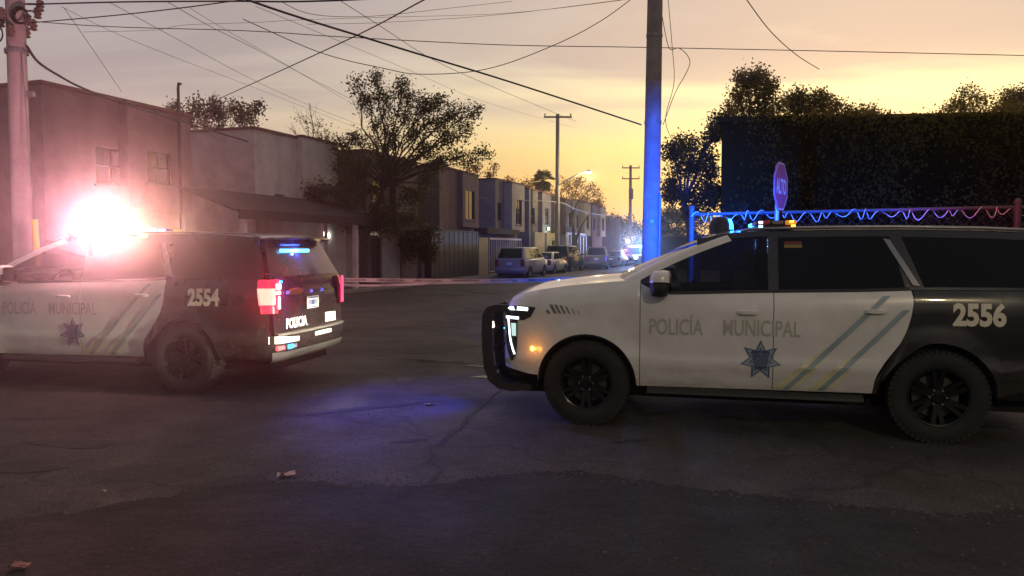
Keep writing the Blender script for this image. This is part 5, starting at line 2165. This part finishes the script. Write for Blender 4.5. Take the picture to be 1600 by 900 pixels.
# pruned street tree further up, bare reddish tree behind it, palm, far trees
b4 = at(898, 395, 63)
tree('heavily pruned tree with knobbly bare limbs beyond the tall pole', (b4.x, 63), 2.2, .30, px_clumps([(905, 312, 10, 0), (914, 290, 8, 0), (918, 340, 8, 0), (886, 335, 8, 0), (925, 330, 6, 0), (893, 310, 7, 0)], 63, .4, 6), 111, LF_DARK, twigs=2, leaves=0, stems=2)
b5 = at(905, 330, 82)
tree('bare reddish tree glowing in front of the sunset', (b5.x, 82), 4.2, .25, px_clumps([(885, 290, 13, .6), (905, 284, 13, .6), (922, 293, 13, .5), (935, 302, 10, .4), (895, 305, 15, .8), (915, 310, 15, .8), (935, 320, 13, .9), (825, 285, 11, .5), (815, 292, 9, .5), (870, 300, 12, .6)], 82, 2.0, 7), 121, LF_RUST, twigs=16, leaves=12, lsize=.30, spread=.5)
b5 = at(735, 300, 60)
tree('thin tree with a few rusty leaves behind the rose-brown house', (b5.x, 60), 4.2, .2, px_clumps([(745, 262, 12, .7), (765, 270, 10, .7), (775, 258, 8, .3), (797, 281, 6, .9), (730, 258, 14, .4)], 60, 1.0, 17), 131, LF_RUST, twigs=10, leaves=12, lsize=.2, spread=.3)


def palm(label, px, ptop, pbot, Y, crown_r):
    c = at(px, (ptop + pbot) / 2, Y)
    root = empty('palm_tree', (c.x, Y, 0), label=label, cat='palm tree')
    b = MB()
    b.tube([(.05 * sin(k), 0, c.z * k / 10) for k in range(11)], [lerp(.32, .22, k / 10) for k in range(11)], 10, cap=False)
    b.build('trunk', M_BARK, root, smooth=60)
    r = random.Random(4)
    f = MB()
    for k in range(70):
        a = r.uniform(0, 2 * pi)
        e = r.uniform(-1.35, 1.35)
        d = Vector((cos(a) * cos(e), sin(a) * cos(e), sin(e)))
        L = crown_r * r.uniform(.85, 1.1)
        p0 = Vector((0, 0, c.z))
        hub = p0 + d * L * .45
        side = d.cross(Vector((0, 0, 1)))
        if side.length < .1:
            side = Vector((1, 0, 0))
        side.normalize()
        up = side.cross(d)
        f.tube([tuple(p0), tuple(hub)], .015, 3, cap=False)
        for j in range(9):
            t = lerp(-1.15, 1.15, j / 8)
            q = hub + (d * cos(t) + side * sin(t)) * L * .62 * r.uniform(.9, 1.05) - Vector((0, 0, .12 * L))
            m_ = hub + (d * cos(t + .09) + side * sin(t + .09)) * L * .33
            m2 = hub + (d * cos(t - .09) + side * sin(t - .09)) * L * .33
            f.add([tuple(hub), tuple(m_), tuple(q), tuple(m2)], [(0, 1, 2), (0, 2, 3)])
    f.build('crown', LF_DARK, root, recalc=False)


palm('tall fan palm with a round crown on the horizon', 848, 262, 302, 105, 1.75)
for i, (lst, Y, lb_) in enumerate((([(945, 352, 20), (962, 345, 18), (980, 350, 18), (970, 368, 18), (950, 372, 18), (996, 358, 16), (935, 340, 14), (985, 382, 18), (1004, 376, 18), (965, 386, 16), (1020, 385, 20), (1000, 395, 14), (1035, 372, 20)], 112, 'dark tree mass closing the far end of the street'),
                                   ([(1030, 340, 20), (1046, 332, 16), (1065, 335, 18), (1085, 330, 18), (1040, 358, 18), (1065, 362, 20), (1090, 355, 20), (1015, 352, 16), (1110, 340, 22)], 70, 'dark hedge-like tree seen between the thick pole and the fence'))):
    q = at(lst[0][0], 388, Y)
    tree(lb_, (q.x + 1, Y), 1.5, .3, px_clumps(lst, Y, 2.5, 20 + i), 141 + i, LF_DEEP, twigs=10, leaves=34, lsize=.42 if i == 0 else .28, spread=.7 if i == 0 else .5)
q = at(1060, 388, 60)
eb = empty('shed', (q.x - 1.3, 62, 0), radians(-19), label='low dark shed beyond the thick pole at the right of the street', cat='shed')
MB().box(0, 9, 0, 4, 0, 2.6).build('wall', S_DARK, eb)
MB().box(-.2, 9.2, -.2, 4.2, 2.602, 2.75).build('roof', M_ROOF, eb)

# ================================================================== PARKED CARS
def car_paint(name, col):
    return mat(name, col, rough=.3, coat=.5, var=.06, dirt=tuple(c * .6 + .05 for c in col), dscale=2, damount=.4)


def make_car(label, name, cat, rear, heading, L, W, H, belt, paint, prof, wheel_r=.33, bumper=None, group='cars parked along the side street', glow=False):
    """rear = ground point under the middle of the tail; prof: x fractions of the cabin: rear belt, rear roof, front roof, front belt"""
    root = empty(name, rear, heading, label=label, cat=cat, group=group)
    hw = W / 2
    xb0, xr0, xr1, xb1 = [f * L for f in prof]
    # lower body as a loft
    b = MB()
    rows = []
    zh = belt * .86
    st = [(0, .40, belt - .10, .90), (.03, .30, belt - .02, .96), (.12, .24, belt, 1.0), (.5 * L, .22, belt, 1.0), (xb1 - .05, .22, belt, 1.0), (xb1 + .12, .22, belt - .02, .99), (L - .35, .24, zh, .96), (L - .08, .30, zh - .12, .88), (L, .38, zh - .25, .80)]
    for x, z0, z1, k in st:
        w_ = hw * k
        rows.append([(x, -w_ * .86, z0), (x, -w_ * .97, z0 + .10), (x, -w_, lerp(z0, z1, .55)), (x, -w_ * .97, z1 - .06), (x, -w_ * .88, z1), (x, 0, z1 + .03), (x, w_ * .88, z1), (x, w_ * .97, z1 - .06), (x, w_, lerp(z0, z1, .55)), (x, w_ * .97, z0 + .10), (x, w_ * .86, z0)])
    b.grid(rows, close=True)
    b.add(rows[0], [tuple(range(11))])
    b.add(rows[-1], [tuple(range(11))])
    b.build('body', paint, root, smooth=45)
    # cabin
    c = MB()
    wb, wt = hw * .93, hw * .74
    bz, tz = belt - .01, H
    lo = [(xb0, -wb * .95), (xb0 + .12, -wb), (xb1 - .25, -wb), (xb1, -wb * .9), (xb1, wb * .9), (xb1 - .25, wb), (xb0 + .12, wb), (xb0, wb * .95)]
    hi = [(xr0, -wt * .95), (xr0 + .1, -wt), (xr1 - .15, -wt), (xr1, -wt * .93), (xr1, wt * .93), (xr1 - .15, wt), (xr0 + .1, wt), (xr0, wt * .95)]
    mid = [(lerp(a[0], d[0], .92), lerp(a[1], d[1], .9)) for a, d in zip(lo, hi)]
    R3 = [[(x, y, bz) for x, y in lo], [(x, y, lerp(bz, tz, .93)) for x, y in mid], [(lerp(x, L * .45, .05), y * .93, tz) for x, y in hi]]
    c.grid(R3, close=True)
    c.add([(x, y, z) for x, y, z in R3[2]], [tuple(range(8))])
    c.build('cabin', paint, root, smooth=35)

    def glass(nm, P4, f=(.06, .94, .10, .93), off=(0, 0, 0)):
        g = MB()
        o_ = Vector(off)
        cc = lambda u, v: tuple(Vector(P4[0]).lerp(Vector(P4[1]), u).lerp(Vector(P4[3]).lerp(Vector(P4[2]), u), v) + o_)
        g.add([cc(f[0], f[2]), cc(f[1], f[2]), cc(f[1], f[3]), cc(f[0], f[3])], [(0, 1, 2, 3)])
        return g.build(nm, M_GLASSD, root)
    z1 = lerp(bz, tz, .93)
    V = lambda i, k: (R3[k][i][0], R3[k][i][1], R3[k][i][2])
    glass('rear_window', [V(7, 0), V(0, 0), V(0, 1), V(7, 1)], off=(-.012, 0, .004))
    glass('windscreen', [V(3, 0), V(4, 0), V(4, 1), V(3, 1)], off=(.012, 0, .004))
    for (i0, i1, sg) in ((1, 2, -1), (5, 6, 1)):
        P4 = [V(i0, 0), V(i1, 0), V(i1, 1), V(i0, 1)]
        for fa, fb in ((.03, .30), (.33, .64), (.67, .97)):
            glass('side_window', P4, (fa, fb, .10, .92), (0, sg * .012, .003))
    # tail
    for s in (1, -1):
        t = MB()
        y0, y1 = sorted((s * hw * .70, s * hw * .93))
        t.bbox(-.03, .14, y0, y1, belt * .62, belt * .97, .02)
        t.build('tail_light', M_TAIL, root)
        h = MB()
        y0, y1 = sorted((s * hw * .50, s * hw * .82))
        h.bbox(L - .16, L + .01, y0, y1, zh - .27, zh - .10, .02)
        h.build('headlight', M_LENSW if not glow else emis('far_headlight', (.9, .95, 1.0), 25), root)
        m_ = MB()
        y0, y1 = sorted((s * hw * .97, s * (hw + .17)))
        m_.bbox(xb1 - .45, xb1 - .33, y0, y1, belt + .01, belt + .16, .03)
        m_.build('mirror', paint, root)
    q = MB()
    q.bbox(-.075, .04, -hw * .92, hw * .92, .36, .58, .05)
    q.build('rear_bumper', bumper or paint, root, smooth=40)
    q = MB()
    q.bbox(-.05, -.02, -.16, .16, belt * .70, belt * .70 + .14, .005)
    q.build('license_plate', M_PLATE, root)
    q = MB()
    q.box(.2, L - .2, -hw * .8, hw * .8, .18, .30)
    q.build('underside', M_DARK, root)
    for x in (L * .17 + .1, L * .79):
        for s in (1, -1):
            w_ = empty('wheel', (x, s * (hw - .12), wheel_r))
            w_.parent = root
            MB().lathe([(wheel_r * .6, .11 * s), (wheel_r * .9, .12 * s), (wheel_r, .08 * s), (wheel_r, -.08 * s), (wheel_r * .6, -.11 * s)], 20, 'y').build('tyre', M_RUBBER, w_, smooth=40)
            MB().lathe([(0, .09 * s), (wheel_r * .25, .10 * s), (wheel_r * .55, .07 * s), (wheel_r * .61, .11 * s)], 20, 'y').build('rim', M_GREYTRIM, w_, smooth=40)
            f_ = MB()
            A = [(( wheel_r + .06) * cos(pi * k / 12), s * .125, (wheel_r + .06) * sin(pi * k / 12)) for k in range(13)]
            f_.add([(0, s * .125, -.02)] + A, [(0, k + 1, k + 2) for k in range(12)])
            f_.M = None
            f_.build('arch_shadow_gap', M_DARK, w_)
    return root


HD = ANG
P_SILVER = car_paint('paint_silver', (.27, .28, .30))
P_WHITEC = car_paint('paint_white', (.52, .51, .50))
P_BLACKC = car_paint('paint_black', (.018, .018, .02))
P_GREYC = car_paint('paint_grey', (.12, .12, .13))


def on_road(px, Y):
    p = at(px, 388, Y)
    return (p.x, Y, 0)


c1 = make_car('silver minivan parked nearest along the side street', 'minivan', 'minivan', on_road(796, 44.0), HD, 4.9, 1.92, 1.78, 1.08, P_SILVER, (.005, .09, .66, .86), .33)
c2 = make_car('pale sedan parked in front of the silver minivan', 'sedan', 'car', on_road(842, 50.5), HD, 4.5, 1.74, 1.46, .95, P_WHITEC, (.12, .27, .58, .76), .31)
c3 = make_car('tall black wagon parked between the pale sedan and the light-roofed wagon', 'wagon', 'car', on_road(869, 55.5), HD, 4.9, 1.98, 1.92, 1.16, P_BLACKC, (.005, .06, .62, .78), .38)
c4 = make_car('grey wagon with a light roof parked clear of the kerb', 'wagon', 'car', on_road(932, 62.0), HD + .22, 4.7, 1.92, 1.80, 1.10, P_GREYC, (.005, .09, .64, .80), .36)
c5 = make_car('small dark car with a pink glow on its glass beside the far police truck', 'sedan', 'car', on_road(955, 70.0), HD, 4.4, 1.75, 1.48, .95, P_GREYC, (.12, .27, .58, .76), .31)
rk = MB()
for s in (1, -1):
    rk.tube([(.6, s * .66, 1.80), (.7, s * .66, 1.84), (2.7, s * .66, 1.84), (2.85, s * .66, 1.80)], .018, 6)
rk.build('roof_rack', M_GREYTRIM, c4)
rr_ = MB()
rr_.add([(.46, .66, 1.812), (2.8, .66, 1.812), (2.8, -.66, 1.812), (.46, -.66, 1.812)], [(0, 1, 2, 3)])
rr_.build('roof_panel', P_WHITEC, c4)

# far police pickup, facing the viewer with everything lit
q = at(988, 388, 76)
tk = make_car('far police pickup facing the viewer with red and blue flashing lights', 'police_pickup', 'police car', (q.x + 1.6, 80.5, 0), HD + pi - .05, 5.2, 1.95, 1.85, 1.12, P_BLACKC, (.40, .44, .64, .76), .40, group=None, glow=True)
b = MB()
b.tube([(1.7, -.85, 1.1), (1.7, -.85, 2.15), (1.7, .85, 2.15), (1.7, .85, 1.1)], .04, 8)
b.build('roll_bar', M_TRIM, tk, smooth=50)
for y in (-.98, .98):
    b = MB()
    b.lathe([(0, 1.90), (.13, 1.88), (.15, 1.80), (.08, 1.70)], 14, 'x', c=(0, y, 2.45))
    b.build('spotlight', emis('far_spot', (.95, .95, 1.0), 60), tk, smooth=50)
b = MB()
b.bbox(2.5, 2.8, -.75, .75, 1.88, 1.98, .03)
bo = b.build('light_bar', M_TRIM, tk)
for k in range(4):
    b = MB()
    y = -.57 + .38 * k
    b.bbox(2.79, 2.84, y - .16, y + .16, 1.885, 1.975, .01)
    b.build('lens', (emis('far_blue', (.02, .20, 1.0), 9) if k >= 2 else emis('far_red', (1.0, .02, .22), 9)) if k not in (1, 2) else emis('far_white', (1, .9, 1), 12), bo)
lamp('far_blue_light', 'POINT', (3.6, .7, 2.2), 160, (.15, .3, 1.0), tk, .2)
lamp('far_red_light', 'POINT', (3.6, -.7, 1.6), 120, (1.0, .05, .35), tk, .2)
lamp('far_white_light', 'POINT', (2.4, 0, 2.6), 160, (.75, .78, 1.0), tk, .3)

# ================================================================== LITTER
def litter(label, px, py, sz, col, seed):
    g = ground_at(px, py)
    r = random.Random(seed)
    b = MB()
    rows = []
    for i in range(6):
        rows.append([(sz * (i / 5 - .5) + r.gauss(0, sz * .05), sz * .55 * (j / 4 - .5) + r.gauss(0, sz * .05), .012 + abs(r.gauss(0, sz * .11))) for j in range(5)])
    b.grid(rows)
    o = b.build('paper_scrap', mat('scrap_' + str(seed), col, rough=.6, var=.2, vscale=30))
    o.location = (g.x, g.y, .006)
    o.rotation_euler = (0, 0, r.uniform(-.4, .4))
    tag(o, label, 'litter')


litter('flat pinkish paper scrap lying alone on the dark asphalt in front', 449, 746, .14, (.50, .30, .28), 1)
litter('tiny pale paper scrap on the road left of the pinkish one', 163, 771, .035, (.6, .58, .55), 2)
litter('reddish scrap at the bottom left corner of the road', 30, 890, .10, (.40, .18, .15), 3)
litter('small dull scrap on the road between the two police SUVs', 668, 634, .06, (.45, .42, .40), 4)

# ================================================================== LAMPS THAT LIGHT THE SCENE
# street lamp behind the viewpoint: its two reflections show on the near SUV's rear door and glass
sl_ = empty('street_lamp', (5.2, -9.5, 0), 0, label='street lamp on the near side of the crossing, behind the viewpoint', cat='street lamp')
b = MB()
b.tube([(0, 0, 0), (0, 0, 7.4), (-.1, .2, 7.7), (-.6, 1.4, 7.9)], [.09, .06, .05, .04], 10)
b.build('pole', M_GALV, sl_, smooth=50)
b = MB()
b.bbox(-.85, -.55, 1.3, 1.95, 7.86, 7.98, .04)
b.build('lamp_head', M_GALV, sl_)
b = MB()
b.bbox(-.80, -.60, 1.45, 1.9, 7.82, 7.858, .01)
b.build('lamp_glass', emis('lamp_glass_glow', (1.0, .86, .58), 120), sl_)
lamp('street_lamp_light', 'SPOT', (-.7, 1.68, 7.75), 1400, (1.0, .80, .46), sl_, .12, rot=aim((4.5, -7.82, 7.75), (4.4, 7.5, .9)), spot=radians(75), blend=.9)

# near SUV: blue flood from the bar, red at its far rear, low beams with a level cut-off
def spot_el(root, nm, p, az, el, e, col, ang, blend, size=.05):
    """spot in the car's own frame: az left of straight ahead, el above level, both in degrees"""
    d = Vector((cos(radians(az)) * cos(radians(el)), sin(radians(az)) * cos(radians(el)), sin(radians(el))))
    lamp(nm, 'SPOT', p, e, col, root, size, rot=aim(p, Vector(p) + d), spot=radians(ang), blend=blend)


# the bar's optics keep its light below about 10 degrees of elevation
spot_el(suv_r, 'bar_blue_light', (-1.50, -.30, 2.10), -98, -33, 5200, (.004, .085, 1.0), 98, .40)
spot_el(suv_r, 'bar_red_light', (-2.05, -.45, 2.10), -140, -30, 520, (1.0, .05, .12), 88, .3)
spot_el(suv_r, 'beacon_pole_light', (-1.40, -.2, 2.06), -83, 6, 9500, (.003, .09, 1.0), 38, 1.0)
lamp('beacon_blue_light', 'POINT', (-1.45, -.10, 2.08), 14, (.01, .14, 1.0), suv_r, .05)
spot_el(suv_r, 'grille_blue_light', (1.14, .1, .83), 25, -38, 110, (.03, .05, 1.0), 80, .9)
lamp('marker_amber_light', 'POINT', (.53, 1.08, .73), .5, (1.0, .35, .04), suv_r, .02)
for s in (1, -1):
    spot_el(suv_r, 'low_beam_light', (.90, s * .76, .90), -6 if s > 0 else -15, 1, 3600 if s > 0 else 2000, (1.0, .94, .66), 64, 1.0, .015)
    hs_ = MB()  # plate added ahead of the lamp to cut its beam off above
    y0, y1 = sorted((s * .50, s * .795))
    hs_.bbox(.985, .995, y0, y1, .8975, 1.02, .003)
    hs_.build('added_beam_shutter', M_TRIM, suv_r)
# far SUV: the hot end of its bar and the glow of its lamps
lamp('bar_hot_light', 'POINT', (-1.75, .86, 1.99), 60, (1.0, .40, .40), suv_l, .02)
spot_el(suv_l, 'bar_front_light', (-1.45, -.1, 2.10), -70, 14, 900, (1.0, .34, .38), 120, .6, .02)
spot_el(suv_l, 'bar_left_light', (-1.45, .3, 2.10), 0, 12, 800, (1.0, .50, .66), 90, .6, .02)
spot_el(suv_l, 'bar_end_light', (-1.84, .71, 1.98), 130, 8, 8000, (1.0, .46, .46), 50, .3, .13)
spot_el(suv_l, 'bar_end_light', (-1.93, .48, 1.98), 130, 8, 2600, (1.0, .36, .14), 50, .3, .09)
spot_el(suv_l, 'bar_end_light', (-1.56, .70, 2.0), 130, 8, 2000, (1.0, .26, .60), 50, .3, .09)
spot_el(suv_l, 'bar_end_light', (-1.70, .73, 1.97), 130, 5, 300, (1.0, .20, .20), 60, .95, .05)
spot_el(suv_l, 'bar_far_end_light', (-1.80, -.72, 1.97), 130, 1, 420, (1.0, .70, .45), 30, .8, .03)
spot_el(suv_l, 'tail_red_light', (-4.20, .96, 1.15), 128, 4, 420, (1.0, .03, .08), 34, .8, .01)
lamp('rear_blue_light', 'POINT', (-4.13, .15, 1.672), 9, (.05, .10, 1.0), suv_l, .01)
spot_el(suv_l, 'rear_blue_flood', (-4.25, .15, 1.62), 165, -25, 240, (.16, .12, 1.0), 110, .8, .01)
spot_el(tk, 'far_beam', (1.95, -.98, 2.45), 0, -1, 1300, (.80, .82, 1.0), 44, .8, .05)
spot_el(tk, 'far_beam', (1.95, .98, 2.45), 0, -1, 1300, (.80, .82, 1.0), 44, .8, .05)
spot_el(tk, 'far_beam', (2.9, 0, 1.93), 0, -1, 500, (1.0, .5, 1.0), 44, .8, .05)
spot_el(tk, 'far_beam', (2.9, -.6, 1.8), 0, -1, 5200, (1.0, .04, .40), 44, .8, .05)
spot_el(tk, 'far_beam', (2.9, .6, 1.93), 0, -1, 5200, (.03, .30, 1.0), 44, .8, .05)
lb_ = MB()
lb_.bbox(-4.09, -4.065, -.20, .52, 1.650, 1.692, .008)
lb_.build('rear_led_bar', emis('rear_led', (.05, .42, 1.0), 7), suv_l)
lb_ = MB()
lb_.bbox(-4.05, -4.03, -.02, .44, 1.735, 1.752, .004)
lb_.build('rear_led_bar', emis('rear_led_dim', (.01, .06, 1.0), 1.6), suv_l)

if HAZE > 0:
    hz = MB()  # thin air added so that the lamps get a glare around them
    hz.box(-151, 151, -46, 171, -1.0, 17)
    ho_ = hz.build('added_haze', None)
    mm = bpy.data.materials.new('added_haze_air')
    mm.use_nodes = True
    t = mm.node_tree
    t.nodes.clear()
    pv = t.nodes.new('ShaderNodeVolumePrincipled')
    pv.inputs['Color'].default_value = (.95, .93, .92, 1)
    pv.inputs['Density'].default_value = HAZE
    pv.inputs['Anisotropy'].default_value = HAZE_G
    mo_ = t.nodes.new('ShaderNodeOutputMaterial')
    t.links.new(pv.outputs[0], mo_.inputs['Volume'])
    ho_.data.materials.clear()
    ho_.data.materials.append(mm)
    tag(ho_, kind='stuff')
